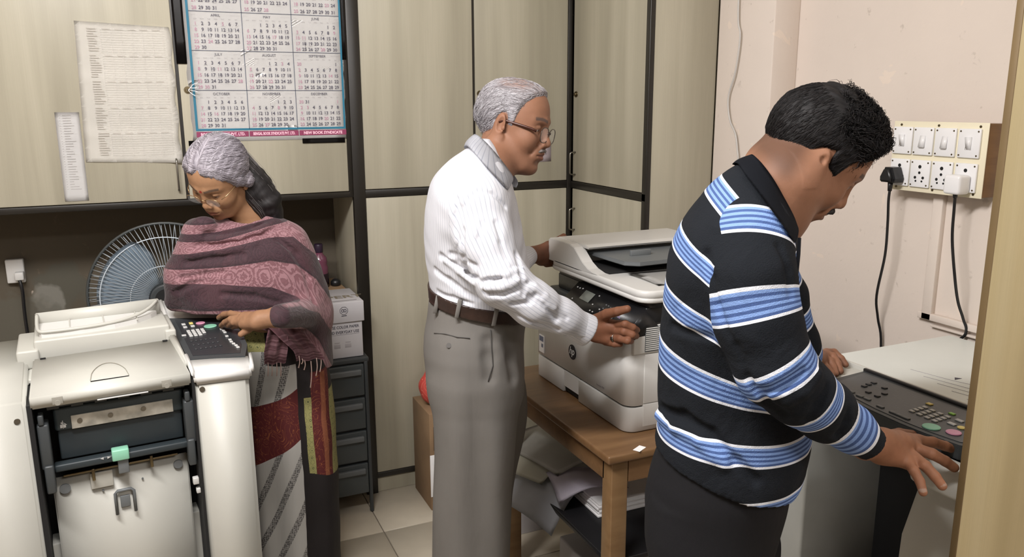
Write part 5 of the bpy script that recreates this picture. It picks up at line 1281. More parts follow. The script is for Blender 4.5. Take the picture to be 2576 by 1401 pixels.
# cuff bands
for (pa, pb), nm in (((cuff_n[0], cuff_n[1]), 'cuff'),):
    S_ = SDF(); dd = pb[0]-pa[0]; L_ = np.linalg.norm(dd); dd /= L_; S_.u(roundcone(pa[0], pb[0], pa[1]+.002, pb[1]+.003), 0)
    S_.clip(lambda P: np.abs((P-(pb[0]-dd*.020))@dd)-.027); S_.sub(roundcone(pa[0]-dd*.05, pb[0]+dd*.05, pa[1]-.003, pb[1]-.0035), .001)
    P, Q = S_.mesh(.0022); s_, an, _ = along(P, [pa[0], pb[0]]); mesh_from(nm, P, Q, 'shirt', shirt, {'st': an*.04, 'ln': s_}, keep=True)
# collar
def collar(root, parent, mat, cpts_top, cpts_bot, thick=.0025, name='collar', n=60, sub=1):
    """closed strips around the neck between an upper and a lower edge (world points)"""
    T_ = smooth_pts(cpts_top, 8); B_ = smooth_pts(cpts_bot, 8); off = Vector(root.location); m_ = MB(); N_ = len(T_)-1
    def fn(u, v):
        i = int(round(u*N_)); a_ = Vector(T_[i]); b_ = Vector(B_[i]); p = a_.lerp(b_, v); c_ = (Vector(T_[0])+Vector(T_[N_//2]))/2
        o_ = (p-c_); o_.z = 0; o_.normalize(); return p+o_*(.006*math.sin(math.pi*v))-off
    m_.grid(N_, 6, fn, thick); o = m_.build(name, mat, parent)
    if parent is not root: pass
    return o
def on(S_, px, py, off=.004, alt=None, fr_=None):
    p = S_.trace(px, py)
    if p is None: return fr_.q(px, py, alt)
    return p-ray(px, py)/np.linalg.norm(ray(px, py))*off
def ringpts(fr_, lst): return [fr_.q(px, py, w_) for px, py, w_ in lst]
both1 = SDF(); both1.ops = list(sh.ops[:30])+list(body.ops[:]); both1 = None
def uni(*ss):
    U = SDF(); U.trace_f = ss; U.at = lambda P: np.min([q.at(P) for q in ss], 0); return U
nsh = uni(sh, body)
ct = [on(nsh,1291,444,.003,0,f1), on(nsh,1281,428,.006,0,f1), on(nsh,1250,388,.008,0,f1), on(nsh,1222,357,.008,0,f1), f1.q(1203,341,.034), f1.q(1193,337,-.006)]+ringpts(f1, [(1202,345,-.055),(1240,372,-.068),(1280,420,-.035),(1297,446,-.008)])
cb_ = [on(nsh,1278,478,.006,0,f1), on(nsh,1262,462,.009,0,f1), on(nsh,1226,424,.011,0,f1), on(nsh,1197,389,.011,0,f1), f1.q(1176,368,.05), f1.q(1167,371,-.008)]+ringpts(f1, [(1180,382,-.080),(1225,418,-.096),(1272,462,-.062),(1299,472,-.030)])
co = collar(m1, shirt, 'shirt', ct, cb_)
me = co.data; n_ = len(me.vertices); co_ = np.zeros(n_*3); me.vertices.foreach_get('co', co_); co_ = co_.reshape(-1, 3)+np.array(m1.location); aw = np.arctan2(f1.l(co_)[:, 2], f1.l(co_)[:, 0]-f1.l(f1.q(1235, 420))[0])*.07
me.attributes.new('st', 'FLOAT', 'POINT').data.foreach_set('value', aw.astype(np.float32)); me.attributes.new('ln', 'FLOAT', 'POINT').data.foreach_set('value', co_[:, 2].astype(np.float32))
# trousers
rt1 = [(745,1080,1328,0,.160),(790,1076,1326,0,.164),(830,1069,1318,0,.174),(870,1067,1316,0,.180),(930,1074,1318,0,.180),(980,1082,1316,0,.165),(1030,1110,1290,0,.13)]
tr = SDF(); th_ = loft(f1, rt1, 2.3); tr.u(th_, 0)
ln_top = f1.q(1185, 965, .082); lf_top = f1.q(1222, 965, -.082)
tr.u(loft(f1, [(900,1120,1280,.085,.06),(950,1082,1300,.083,.090),(1040,1085,1306,.083,.098),(1140,1088,1300,.083,.096),(1240,1086,1288,.083,.092),(1400,1086,1282,.083,.090),(1800,1090,1270,.083,.088)], 2.2), .03)
tr.u(loft(f1, [(900,1120,1280,-.085,.06),(950,1100,1322,-.083,.090),(1040,1105,1324,-.083,.096),(1140,1108,1308,-.083,.094),(1240,1110,1290,-.083,.09),(1400,1110,1284,-.083,.088),(1800,1110,1270,-.083,.086)], 2.2), .03)
tr.disp = lambda P: .0045*np.sin(f1.l(P)[..., 0]*62+1.2*wob(P, 5)+2)*sstep(1.0-P[..., 2], 0, .25)+.0022*wob(P*np.array([1,1,.35]), 26)
crease(tr, [([(1228,860),(1231,900),(1232,950)], .009, .003, 1), ([(1283,850),(1290,900),(1294,950)], .008, .003, 1)], .024)
tr.clip(lambda P: (P-beltc)@beltn+.010)
tr.clip(lambda P: .025-P[..., 2])
P, Q = tr.mesh(.0052); trm = mesh_from('trousers', P, Q, 'greytrouser', m1)
# pocket details
a = MB(); pp_ = [tr.trace(x, y) for x, y in ((1092,838),(1120,840),(1150,848),(1182,851))]; pp_ = [p-ray(1140,845)*.0015 for p in pp_ if p is not None]
a.tube(wpts(m1, pp_), .0012, 6); a.build('pocket_seam', plain('dark_seam', srgb(70,68,66), .8), trm)
p = tr.trace(1129, 869); a = MB(); pv = Vector(p-np.array(m1.location)); d_ = Vector(-ray(1129,869)).normalized(); a.cyl(pv-d_*.002, pv+d_*.003, .0062, seg=18); a.build('pocket_button', plain('grey_button', srgb(96,94,92), .4), trm)
a = MB(); pp_ = [tr.trace(x, y) for x, y in ((1234,830),(1237,880),(1240,920),(1228,960))]; a.tube(wpts(m1, [p-ray(1236,900)*.001 for p in pp_ if p is not None]), .0013, 6); a.build('pocket_seam', plain('dark_seam2', srgb(70,68,66), .8), trm)
# belt
be = SDF(); be.u((lambda P: np.minimum(tor[0](P), th_[0](P))-.0045, np.minimum(tor[1], th_[1]), np.maximum(tor[2], th_[2])), 0); be.clip(lambda P: np.abs((P-beltc)@beltn)-.0165)
P, Q = be.mesh(.003); bel = mesh_from('belt', P, Q, 'leather', m1)
for x in (1097, 1152, 1245):
    y0_ = 787+(x-1200)*slope1; S_ = SDF(); p0 = be.trace(x, y0_-18) if False else be.trace(x+1, y0_)
    if p0 is None: continue
    a = MB(); q0 = np.array(p0)-np.array(m1.location); cs = [tuple(q0+f1.a*(sx*.0052)+beltn*(sz*.023)+f1.w*sw) for sz in (-1, 1) for sx, sw in ((-1, -.006), (1, -.006), (1, .0045), (-1, .0045))]
    a.hexa(cs, .001, 1); a.build('belt_loop', 'greytrouser', trm)
shoe(m1, kn(ln_top, 0), f1.a); shoe(m1, kn(lf_top, 0), f1.a)
# ring
rgc = (rg[0]*.45+rg[1]*.55); dv = rg[1]-rg[0]; dv /= np.linalg.norm(dv); n1_ = np.cross(dv, [0,0,1.]); n1_ /= np.linalg.norm(n1_); n2_ = np.cross(dv, n1_)
a = MB(); a.tube(wpts(m1, [rgc+(n1_*math.cos(q)+n2_*math.sin(q))*.0118 for q in np.linspace(0, 2*math.pi, 24, endpoint=False)]), .0016, 6, closed=True)
q_ = rgc-V3(1,0,0)*.012; a.box(*[v for pr_ in zip(wpts(m1, [q_-V3(.003,.006,.005)])[0], wpts(m1, [q_+V3(.003,.006,.005)])[0]) for v in pr_], .002); a.build('ring', 'steel', m1)
# ================================================================== man in the striped jumper
f2 = Frame(1850, 750, 1.42)
_h = Head((1.030, 1.066, 1.523), (-.545, .15, -1.93), .95); _ear = _h.w(.076, -.005, 0); _R2 = rotm(-.70, .15, -2.02); _ear = _ear+V3(0, 0, .001)-cr*.009
H2 = Head(_ear-_R2@np.array([.076, -.005, 0])*.925, (-.70, .15, -2.02), .925, nose=.98, brow=(.012,.010,.010), lids=1)
hip2 = f2.q(1830, 1150); m2 = wroot('person', (hip2[0], hip2[1], 0), 'dark-haired man in a blue-striped black jumper bending over the copier by the wall', 'person')
neck2 = f2.q(1948, 490, 0)
body = H2.build([(H2.w(0, -.030, -.050), f2.q(1975, 455), .056, .056), (f2.q(1975, 455), f2.q(1915, 520), .056, .062), (f2.q(1915, 520), f2.q(1870, 590), .062, .08), (H2.w(0, .005, -.075), f2.q(1950, 548, .012), .034, .044), (f2.q(1962, 470, .02), f2.q(1935, 520, .02), .052, .056)], .06)
P, Q = body.mesh(.0024); SK2 = srgb(146,104,80); LP2 = srgb(110,64,54)
def ex2(Qh, c):
    st_ = sstep(-Qh[:, 1], .015, .05)*sstep(Qh[:, 2], -.075, -.03)*.7; c = c*(1-st_[:, None])+np.array(srgb(58,44,38))*st_[:, None]; return c
parts = [(P, Q, H2.colour(P, SK2, LP2, ex2))]
rows2 = [(400,1880,1935,0,.03),(430,1830,1960,0,.06),(462,1790,1972,0,.10),(505,1752,1985,0,.145),(548,1720,1997,0,.178),(590,1700,2004,0,.192),(636,1686,2002,0,.195),(680,1679,2000,0,.190),(740,1672,2004,0,.180),(800,1666,2010,0,.170),(886,1660,2022,0,.165),(985,1654,2036,0,.165),(1040,1660,2042,0,.168),(1080,1655,2042,0,.172),(1120,1646,2036,0,.176),(1160,1660,2026,0,.178),(1200,1690,2005,0,.176),(1225,1730,1985,0,.16)]
tor2 = loft(f2, rows2, 2.2)
farw2 = zp(2036, 905, 1.0)
armn2 = [(1886,610,.140,80), (1890,700,.165,92), (1908,810,.180,88), (1950,925,.185,84), (2010,985,.165,74), (2075,1035,.13,64), (2140,1075,.10,52), (2186,1112,.085,42)]
armf2 = [(1900,600,-.14,78), (1960,750,-.20,75), (2000,860,-.22,62), (2030,905,-.20,42)]
def arms2(): return fq(f2, armf2)[:3]+[(f2.q(2015,890,-.24), .036), (farw2, .029)]
ins = SDF(); ins.u((lambda P: tor2[0](P)+.012, tor2[1], tor2[2]), 0)
ins.chain([(p, r_*.68) for p, r_ in fq(f2, armn2)], .01); ins.chain([(p, r_*.68) for p, r_ in arms2()], .01)
ins.clip(lambda P: f2.l(P)[..., 1]-f2.l(f2.q(1900, 500))[1])
n2t = f2.q(1790, 1210, .08); f2t = f2.q(1840, 1210, -.08)
for q_ in (n2t, f2t): ins.chain([(q_, .06), (kn(q_, .5), .05), (kn(q_, .1), .04)], .03)
P, Q = ins.mesh(.010); parts.append((P, Q, to_col(P, SK2)))

h = SDF(); w0 = zp(2176,1118,1.000); w1 = zp(2214,1117,.990)
h.u(roundcone(w0, w1, .029, .027), .01); h.u(roundcone(w1, zp(2262,1118,.978), .027, .024), .02); h.u(roundcone(zp(2222,1124,.980), zp(2296,1120,.968), .026, .017), .018); h.u(roundcone(zp(2220,1136,.975), zp(2282,1160,.962), .021, .015), .018); h.u(roundcone(zp(2240,1110,.980), zp(2306,1108,.968), .019, .013), .015)
F2 = [[(2308,1110,.969),(2346,1112,.966),(2378,1122,.955),(2398,1130,.944)], [(2308,1130,.968),(2345,1142,.968),(2378,1160,.955),(2400,1176,.943)], [(2298,1148,.966),(2328,1172,.964),(2352,1198,.950),(2370,1222,.936)], [(2280,1160,.962),(2300,1185,.958),(2314,1210,.944),(2322,1238,.930)]]
fin2 = [[zp(*p) for p in c] for c in F2]
for c, r_ in zip(fin2, (.0112,.0115,.0110,.0098)): finger(h, c, r_, r_*.78, .008)
finger(h, [zp(2225,1100,.972), zp(2262,1092,.958), zp(2300,1096,.944), zp(2332,1104,.938)], .0135, .0098, .012)
P, Q = h.mesh(.0018); parts.append((P, Q, handcol(P, srgb(150,104,78), [(c[-1], V3(-.2,0,.98)) for c in fin2])))
h = SDF(); u0 = zp(2026,905,1.0); h.u(roundcone(u0, zp(2052,903,.990), .024, .024), .01); h.u(roundcone(zp(2050,903,.990), zp(2078,896,.984), .024, .018), .015); h.u(roundcone(zp(2050,915,.982), zp(2070,915,.975), .018, .014), .012)
F3 = [[(2080,886,.992),(2098,886,.990),(2116,902,.978),(2127,917,.966)], [(2077,894,.990),(2096,896,.990),(2108,915,.978),(2114,934,.964)], [(2066,914,.978),(2080,925,.975),(2095,942,.966)], [(2072,902,.986),(2090,908,.984),(2098,925,.972),(2103,940,.964)], [(2056,918,.976),(2066,930,.972),(2074,944,.965)]]
for c, r_ in zip(F3, (.0100,.0104,.0100,.0096,.0088)): finger(h, [zp(*p) for p in c], r_, r_*.8, .007)
P, Q = h.mesh(.0018); parts.append((P, Q, handcol(P, srgb(140,98,76), [])))
P, Q, Cc = join_np(parts); mesh_from('body', P, Q, 'skin', m2, col=Cc, keep=False)
# hair: short at the back, thick and curly on top
hz2 = [(-.12,-.045),(-.08,-.050),(-.045,-.030),(-.030,.0),(-.018,.022),(.004,.034),(.012,.0),(.022,-.020),(.036,-.016),(.040,.030),(.060,.070),(.082,.092),(.12,.12)]
hf = hair_field(H2, hz2, .006, top=lambda Q: .004*sstep(Q[..., 2]+.35*Q[..., 1], .055, .125)+.004*sstep(Q[..., 1], .03, .08)*sstep(Q[..., 2], .05, .09))
hs = SDF(); hs.u(hf, 0); hs.disp = lambda P: (lambda Q_: (.0007+.0030*sstep(Q_[..., 2]+.35*Q_[..., 1], .06, .12))*(wob(Q_, 110)+.6*wob(Q_, 260, 4)))(H2.h(P))
hs.clip(lambda P: -(H2.h(P)[..., 2]+.062)*H2.sc)
P, Q = hs.mesh(.0024); Qh = H2.h(P); hm2 = hairmat('black_hair', srgb(10,9,10), None, .65)
ho = mesh_from('hair', P, Q, hm2, m2, {'strand': np.arctan2(Qh[:, 0], Qh[:, 2]+.02)*.3+wob(Qh, 30)*.03}, to_col(P, srgb(26,24,25)))
bl = [srgb(26,24,25), srgb(18,17,18), srgb(36,33,33)]
strands('short_hair', m2, ho, H2, hs, 3200, lambda Q: np.stack([0*Q[:, 0], -.35+0*Q[:, 0], -1+0*Q[:, 0]], 1), .016, .0004, 'blackstrand', hz2, bl, 5, 5, .0012, region=lambda Q: Q[:, 2]+.35*Q[:, 1] < .085)
strands('top_curls', m2, ho, H2, hs, 2600, lambda Q: np.stack([.6*np.sin(Q[:, 1]*90+Q[:, 0]*40), .5+.8*np.sin(Q[:, 0]*110), .0+.6*np.sin(Q[:, 1]*70)], 1), .032, .0006, 'blackstrand', hz2, bl, 6, 11, .004, .006, region=lambda Q: (Q[:, 2]+.35*Q[:, 1] > .070) & (Q[:, 1] > -.035), jitter=.7)
S_ = SDF()
for x in (-1, 1): S_.u(H2.C((x*.002,.102,-.038), (x*.014,.0995,-.040), .0055, .0050), .003); S_.u(H2.C((x*.014,.0995,-.040), (x*.025,.089,-.049), .0050, .0020), .003)
S_.disp = lambda P: .0008*wob(P, 900)
P, Q = S_.mesh(.0012); mesh_from('moustache', P, Q, plain('black_moustache', srgb(24,20,19), .7), m2)
# jumper
po = SDF(); po.u(tor2, 0)
po.u(roundcone(f2.q(1885,520,.06), f2.q(1886,610,.130), .055, .056), .05); po.u(roundcone(f2.q(1890,520,-.06), f2.q(1900,600,-.130), .055, .055), .05)
po.chain(fq(f2, armn2), .02); po.chain(arms2(), .02)
po.sub(roundcone(f2.q(1990,440), f2.q(1915,528), .066, .071), .004); po.sub(roundcone(f2.q(2020,460), f2.q(1962,535), .056, .056), .004); po.sub(roundcone(f2.q(1930,362,.09), f2.q(2043,540,.09), .036, .036), .003); po.sub(roundcone(f2.q(1930,362,.045), f2.q(2043,540,.045), .036, .036), .003)
po.disp = lambda P: .0020*wob(P, 24)+.0009*wob(P, 60, 3)
crease(po, [([(1775,640),(1790,700),(1805,770),(1835,850)], .006, -.001, 1), ([(1850,870),(1880,950),(1925,1010),(1975,1045)], .005, -.001, 1), ([(1905,985),(1965,975),(2020,935)], .007, -.002, 1), ([(2030,1060),(2060,1020),(2085,975)], .006, -.001, 1), ([(1980,1010),(2020,985),(2055,940)], .009, -.005, 0), ([(2110,1095),(2130,1060),(2135,1035)], .006, -.002, 1),
  ([(1665,1030),(1720,1050),(1790,1090),(1850,1160),(1900,1210)], .009, -.001, 1), ([(1660,1045),(1700,1075),(1760,1110),(1820,1170)], .009, -.005, 0), ([(1690,820),(1740,840),(1790,850)], .006, -.001, 1), ([(1960,620),(1985,680),(1990,740)], .005, -.001, 1)])
hp0 = f2.q(1640, 1150, .12); hp1 = f2.q(1860, 1228, .12); hd = hp1-hp0; hn = np.cross(hd, f2.w); hn /= np.linalg.norm(hn)
if hn[2] < 0: hn = -hn
po.clip(lambda P: np.where(f2.l(P)[..., 0] < f2.l(hp1)[0]+.2, -((P-hp0)@hn), -1.))
an2 = fq(f2, armn2); e2 = an2[-1][0]; d2 = e2-an2[-2][0]; d2 /= np.linalg.norm(d2)
po.clip(lambda P: np.where(np.linalg.norm(P-e2, axis=-1) < .08, (P-e2)@d2-.008, -1.))
af2 = arms2(); e3 = af2[-1][0]; d3 = e3-af2[-2][0]; d3 /= np.linalg.norm(d3)
po.clip(lambda P: np.where(np.linalg.norm(P-e3, axis=-1) < .07, (P-e3)@d3-.004, -1.))
P, Q = po.mesh(.0034)
v = P-CC; zz = v@fw; PX = 1288+F*(v@cr)/zz; PY = 700.5-F*(v@cu)/zz
# band coordinate over the trunk: bands lean with the bent back
Lx = f2.l(P); WB = .15; xs0, xs1 = f2.l(f2.q(1670, 700, WB))[0], f2.l(f2.q(1870, 700, WB))[0]
yl = [330, 568, 738, 889, 1078, 1230]; yr = [520, 700, 825, 959, 1108, 1250]
bl_ = np.array([f2.l(f2.q(1670, y, WB))[1] for y in yl]); br_ = np.array([f2.l(f2.q(1870, y, WB))[1] for y in yr])
u_ = np.clip((Lx[:, 0]-xs0)/(xs1-xs0), -.3, 1.7); lev = bl_[None]*(1-u_[:, None])+br_[None]*u_[:, None]
tt = np.zeros(len(P))
for k in range(5):
    m_ = (Lx[:, 1] <= lev[:, k]) if k else np.ones(len(P), bool)
    tt[m_] = (k+(lev[:, k]-Lx[:, 1])/(lev[:, k]-lev[:, k+1]))[m_]
apx = [(f2.q(1900,520,.10), .050)]+an2; pre = np.linalg.norm(apx[0][0]-apx[1][0])
s_n, _, dn = along(P, [p for p, _ in apx]); s_f, _, df = along(P, [p for p, _ in af2]); s_f = s_f+pre
L_ = np.concatenate([[0], np.cumsum([np.linalg.norm(b[0]-a[0]) for a, b in zip(apx[:-1], apx[1:])])])
knots = np.array([f2.s*v_ for v_ in (-215, -60, 110, 257, 392, 500, 760)])+pre
tan_ = np.interp(np.where(dn < df, s_n, s_f), knots, [-1, 0, 1, 2, 3, 4, 5])+5
_, _, dn2 = along(P, [p for p, _ in an2]); rn = np.interp(s_n, L_, [.056]+[r_ for _, r_ in an2]); dtor = tor2[0](P)
sel = (np.minimum(dn2-rn, df-.055)-dtor)+.004
jm = mesh_from('jumper', P, Q, 'polo', m2, {'tt': tt+5, 'ta': tan_, 'sel': sel})
# collar and cuff ribs
njm = uni(po, body)
ct = [on(njm,2006,566,.004,0,f2), on(njm,1996,540,.007,0,f2), on(njm,1972,495,.009,0,f2), on(njm,1946,450,.009,0,f2), on(njm,1918,412,.009,0,f2), f2.q(1897,391,.03), f2.q(1890,388,-.005)]+ringpts(f2, [(1898,393,-.045),(1940,430,-.068),(1985,500,-.05),(2016,560,-.01)])
cb_ = [on(njm,2000,612,.006,0,f2), on(njm,1976,576,.010,0,f2), on(njm,1936,522,.012,0,f2), on(njm,1906,480,.012,0,f2), on(njm,1876,440,.012,0,f2), f2.q(1856,412,.05), f2.q(1842,413,-.008)]+ringpts(f2, [(1860,425,-.075),(1920,490,-.090),(1980,570,-.06),(2014,598,-.01)])
collar(m2, jm, 'collarblack', ct, cb_, .003, 'collar')
a = MB(); pts = [f2.q(2003, y_, .02+.0*y_) for y_ in (590, 640, 690)]
a.tube(wpts(m2, [f2.q(2006,598,.045), f2.q(2004,640,.05), f2.q(1999,690,.055)]), .006, 8); a.build('placket', 'collarblack', jm)
S_ = SDF(); S_.u(roundcone(e2-d2*.004, e2+d2*.014, an2[-1][1]*.93, an2[-1][1]*.86), 0); S_.clip(lambda P: np.abs((P-e2-d2*.004)@d2)-.014); S_.sub(roundcone(e2-d2*.05, e2+d2*.05, .0255, .0255), .001)
P, Q = S_.mesh(.003); mesh_from('cuff', P, Q, 'collarblack', jm)
# trousers
rt2 = [(1090,1668,2010,0,.160),(1140,1650,2008,0,.168),(1180,1636,1998,0,.172),(1240,1624,1985,0,.172),(1320,1630,1960,0,.165),(1400,1660,1930,0,.13)]
t2 = SDF(); t2.u(loft(f2, rt2, 2.3), 0)
t2.u(loft(f2, [(1280,1660,1900,.085,.06),(1340,1632,1930,.083,.09),(1450,1640,1900,.083,.095),(1600,1650,1880,.083,.09),(2000,1670,1860,.083,.085),(2450,1690,1850,.083,.08)], 2.2), .03)
t2.u(loft(f2, [(1280,1700,1940,-.085,.06),(1340,1690,1975,-.083,.09),(1450,1700,1950,-.083,.095),(1600,1700,1930,-.083,.09),(2000,1710,1900,-.083,.085),(2450,1720,1880,-.083,.08)], 2.2), .03)
t2.disp = lambda P: .003*wob(P*np.array([1,1,.4]), 22)
t2.clip(lambda P: .025-P[..., 2])
P, Q = t2.mesh(.006); mesh_from('trousers', P, Q, 'blacktrouser', m2)
shoe(m2, kn(n2t, 0), f2.a); shoe(m2, kn(f2t, 0), f2.a)
# ================================================================== woman in the shawl
f3 = Frame(620, 720, 2.50)
H3 = Head((.1862, 2.5105, 1.4079), (-.69, -.20, 2.34), .95, nose=.92, jaw=.96, male=0, brow=(.05,.04,.035))
hip3 = f3.q(735, 930); m3 = wroot('person', (hip3[0], hip3[1], 0), 'grey-haired woman in thin glasses and a striped maroon shawl pressing keys on the duplicating machine', 'person')
SK3 = srgb(166,126,94); LP3 = srgb(138,84,72)
body = H3.build([(H3.w(0, -.025, -.045), f3.q(625, 540, -.02), .050, .052), (f3.q(625, 540, -.02), f3.q(640, 600, -.03), .052, .07)], .06)
P, Q = body.mesh(.0024)
def ex3(Qh, c):
    d = np.linalg.norm(Qh-np.array([0,.0945,.0375]), axis=1); c = c.copy(); c[d < .0052] = srgb(150,44,34); return c
parts = [(P, Q, H3.colour(P, SK3, LP3, ex3))]
rows3 = [(520,618,660,-.02,.02),(532,585,692,-.03,.06),(548,530,704,-.03,.10),(565,500,722,-.03,.125),(590,482,748,-.03,.142),(620,466,770,-.02,.150),(660,454,790,-.02,.155),(700,446,804,-.02,.158),(740,440,818,-.02,.160),(775,450,827,-.03,.158),(800,500,830,-.04,.155),(830,560,832,-.06,.150),(860,620,833,-.07,.145),(900,690,834,-.09,.13),(925,730,834,-.10,.11)]
shl = loft(f3, rows3, 2.3)
ins = SDF(); ins.u(loft(f3, [(560,560,700,-.03,.09),(620,500,740,-.03,.12),(720,490,780,-.03,.12),(800,570,780,-.05,.11),(860,650,780,-.06,.10),(940,680,790,-.06,.09)], 2.1), 0)
ins.chain([(f3.q(740,640,.02), .05), (f3.q(780,790,.0), .036)], .02)
for sg in (-.06, .06): ins.chain([(f3.q(738,960,sg-.07), .045), (kn(f3.q(738,930,sg-.07), .45), .04), (kn(f3.q(738,930,sg-.07), .07), .035)], .01)
P, Q = ins.mesh(.010); parts.append((P, Q, to_col(P, SK3)))
elb = f3.q(770, 800, .06); h = SDF()
w_a = zp(700,797,1.045); w_b = zp(655,804,1.040)
h.chain([(elb, .036), (w_a, .029), (w_b, .0235)], .01)
h.u(roundcone(w_b, zp(618,802,1.034), .023, .021), .014); h.u(roundcone(zp(640,812,1.034), zp(612,815,1.026), .019, .014), .012)
F5 = [[(604,793,1.036),(580,789,1.034),(563,791,1.026),(551,799,1.010)], [(600,799,1.036),(581,803,1.030),(566,811,1.014),(557,819,.994)], [(604,806,1.032),(588,811,1.024),(577,817,1.008),(572,819,.998)], [(608,813,1.026),(596,819,1.012),(586,823,.998)]]
for c, r_ in zip(F5, (.0100,.0100,.0096,.0088)): finger(h, [zp(*p) for p in c], r_, r_*.78, .007)
finger(h, [zp(640,815,1.028), zp(624,829,1.010), zp(606,841,.998)], .0120, .0085, .010)
P, Q = h.mesh(.0018); parts.append((P, Q, handcol(P, srgb(150,112,84), [(zp(*F5[1][-1]), V3(-.3,-.4,.6))])))
P, Q, Cc = join_np(parts); mesh_from('body', P, Q, 'skin', m3, col=Cc, keep=False)
# hair: grey, parted in the middle, swept down over the ears to a loose dark tail
hz3 = [(-.12,-.06),(-.06,-.066),(-.02,-.050),(.010,-.035),(.026,-.010),(.042,.030),(.060,.066),(.072,.086),(.12,.12)]
hf = hair_field(H3, hz3, .0060, wide=.045, top=lambda Q: .003*sstep(Q[..., 2], .02, .09)-.0045*np.exp(-(Q[..., 0]/.006)**2)*sstep(Q[..., 1], -.03, .03)+.003*sstep(np.abs(Q[..., 0]), .04, .07))
hs = SDF(); hs.u(hf, 0)
for x_ in (-1, 1):
    hs.u(H3.C((x_*.055,.045,.070), (x_*.074,.012,.020), .010, .013), .012); hs.u(H3.C((x_*.074,.012,.020), (x_*.079,-.020,-.012), .013, .015), .014); hs.u(H3.C((x_*.079,-.020,-.012), (x_*.045,-.075,-.030), .015, .018), .016)
    hs.u(H3.C((x_*.020,.070,.100), (x_*.055,.045,.070), .008, .010), .014)
tail = [(H3.w(.02,-.085,.02), .050), (f3.q(640,470,.02), .046), (f3.q(668,505,.02), .040), (f3.q(682,540,.0), .030), (f3.q(690,590,-.12), .018)]
hs2 = SDF(); hs2.chain(tail, .03)
def strand3(Q_): return np.arctan2(np.abs(Q_[:, 0]) if False else Q_[:, 0], .08+.9*Q_[:, 2])*.30+.10*Q_[:, 1]
hs.disp = lambda P: (lambda Q_: .0007*np.sin(190*(np.arctan2(Q_[..., 0], .10+.9*Q_[..., 2])*.4+.25*Q_[..., 1])+1.5*wob(Q_, 16))+.0012*wob(Q_, 24))(H3.h(P))
hs.clip(lambda P: -(H3.h(P)[..., 2]+.070)*H3.sc)
hsf = hs
P, Q = hs.mesh(.0024); Qh = H3.h(P); c = to_col(P, srgb(172,166,174))
dk = sstep(-Qh[:, 1], .02, .085)*.6; c = c*(1-dk[:, None])+np.array(srgb(108,104,106))*dk[:, None]
ho = mesh_from('hair', P, Q, hairmat('silver_hair', srgb(112,106,114), None, .45), m3, {'strand': np.arctan2(Qh[:, 0], .10+.9*Qh[:, 2])*.30+.18*Qh[:, 1]+.004*wob(Qh, 12)}, c)
strands('hair_strands', m3, ho, H3, hsf, 4200, lambda Q: np.stack([np.sign(Q[:, 0])*(.25+.8*(np.abs(Q[:, 0]) < .03)), -.75+0*Q[:, 0], -.55-3*np.clip(.02-Q[:, 2], 0, .2)], 1), .060, .00045, 'strand', hz3, [srgb(180,174,182), srgb(152,146,154), srgb(206,200,208), srgb(104,98,104)], 9, 10, .0012)
hs2.disp = lambda P: .0030*wob(P, 55)+.0016*wob(P, 120, 3)
P, Q = hs2.mesh(.003); s_, an_, _ = along(P, [p for p, _ in tail]); c = to_col(P, srgb(44,41,42)); 
mesh_from('hair_tail', P, Q, hairmat('dark_grey_hair', srgb(20,18,19), None, .6), ho, {'strand': an_*.045+.02*wob(P, 30)}, c)
a = MB(); rnd = random.Random(4)
for k in range(420):
    ph = rnd.uniform(0, 6.28); r_ = rnd.uniform(.95, 1.12); pts = []
    jit = [rnd.uniform(-.006, .006) for _ in range(3)]; bow = rnd.uniform(-.004, .016); up = rnd.uniform(-.5, 1)
    for q in range(9):
        t_ = q/8*(len(tail)-1.001); i = int(t_); fq_ = t_-i; c_ = tail[i][0]*(1-fq_)+tail[i+1][0]*fq_; rr = (tail[i][1]*(1-fq_)+tail[i+1][1]*fq_)
        n1 = f3.w; n2 = np.array([.55,.1,.8]); n2 /= np.linalg.norm(n2)
        p = c_+(n1*math.cos(ph)+n2*math.sin(ph))*(rr*r_)+n2*bow*math.sin(math.pi*q/8)*up*1.5+np.array(jit)*(q/8); pts.append(tuple(p-np.array(m3.location)))
    a.tube(pts, .0004, 3, cap=False)
o = a.build('loose_strands', plain('grey_strand', srgb(112,108,108), .5), ho); o['kind'] = 'stuff'
glasses(H3, m3, plain('thin_gold_rim', srgb(190,160,120), .2, .9), plain('gold_arm', srgb(170,140,104), .25, .8), .0230, .0155, .004, .1035, False, .0013, lensm=lensm)
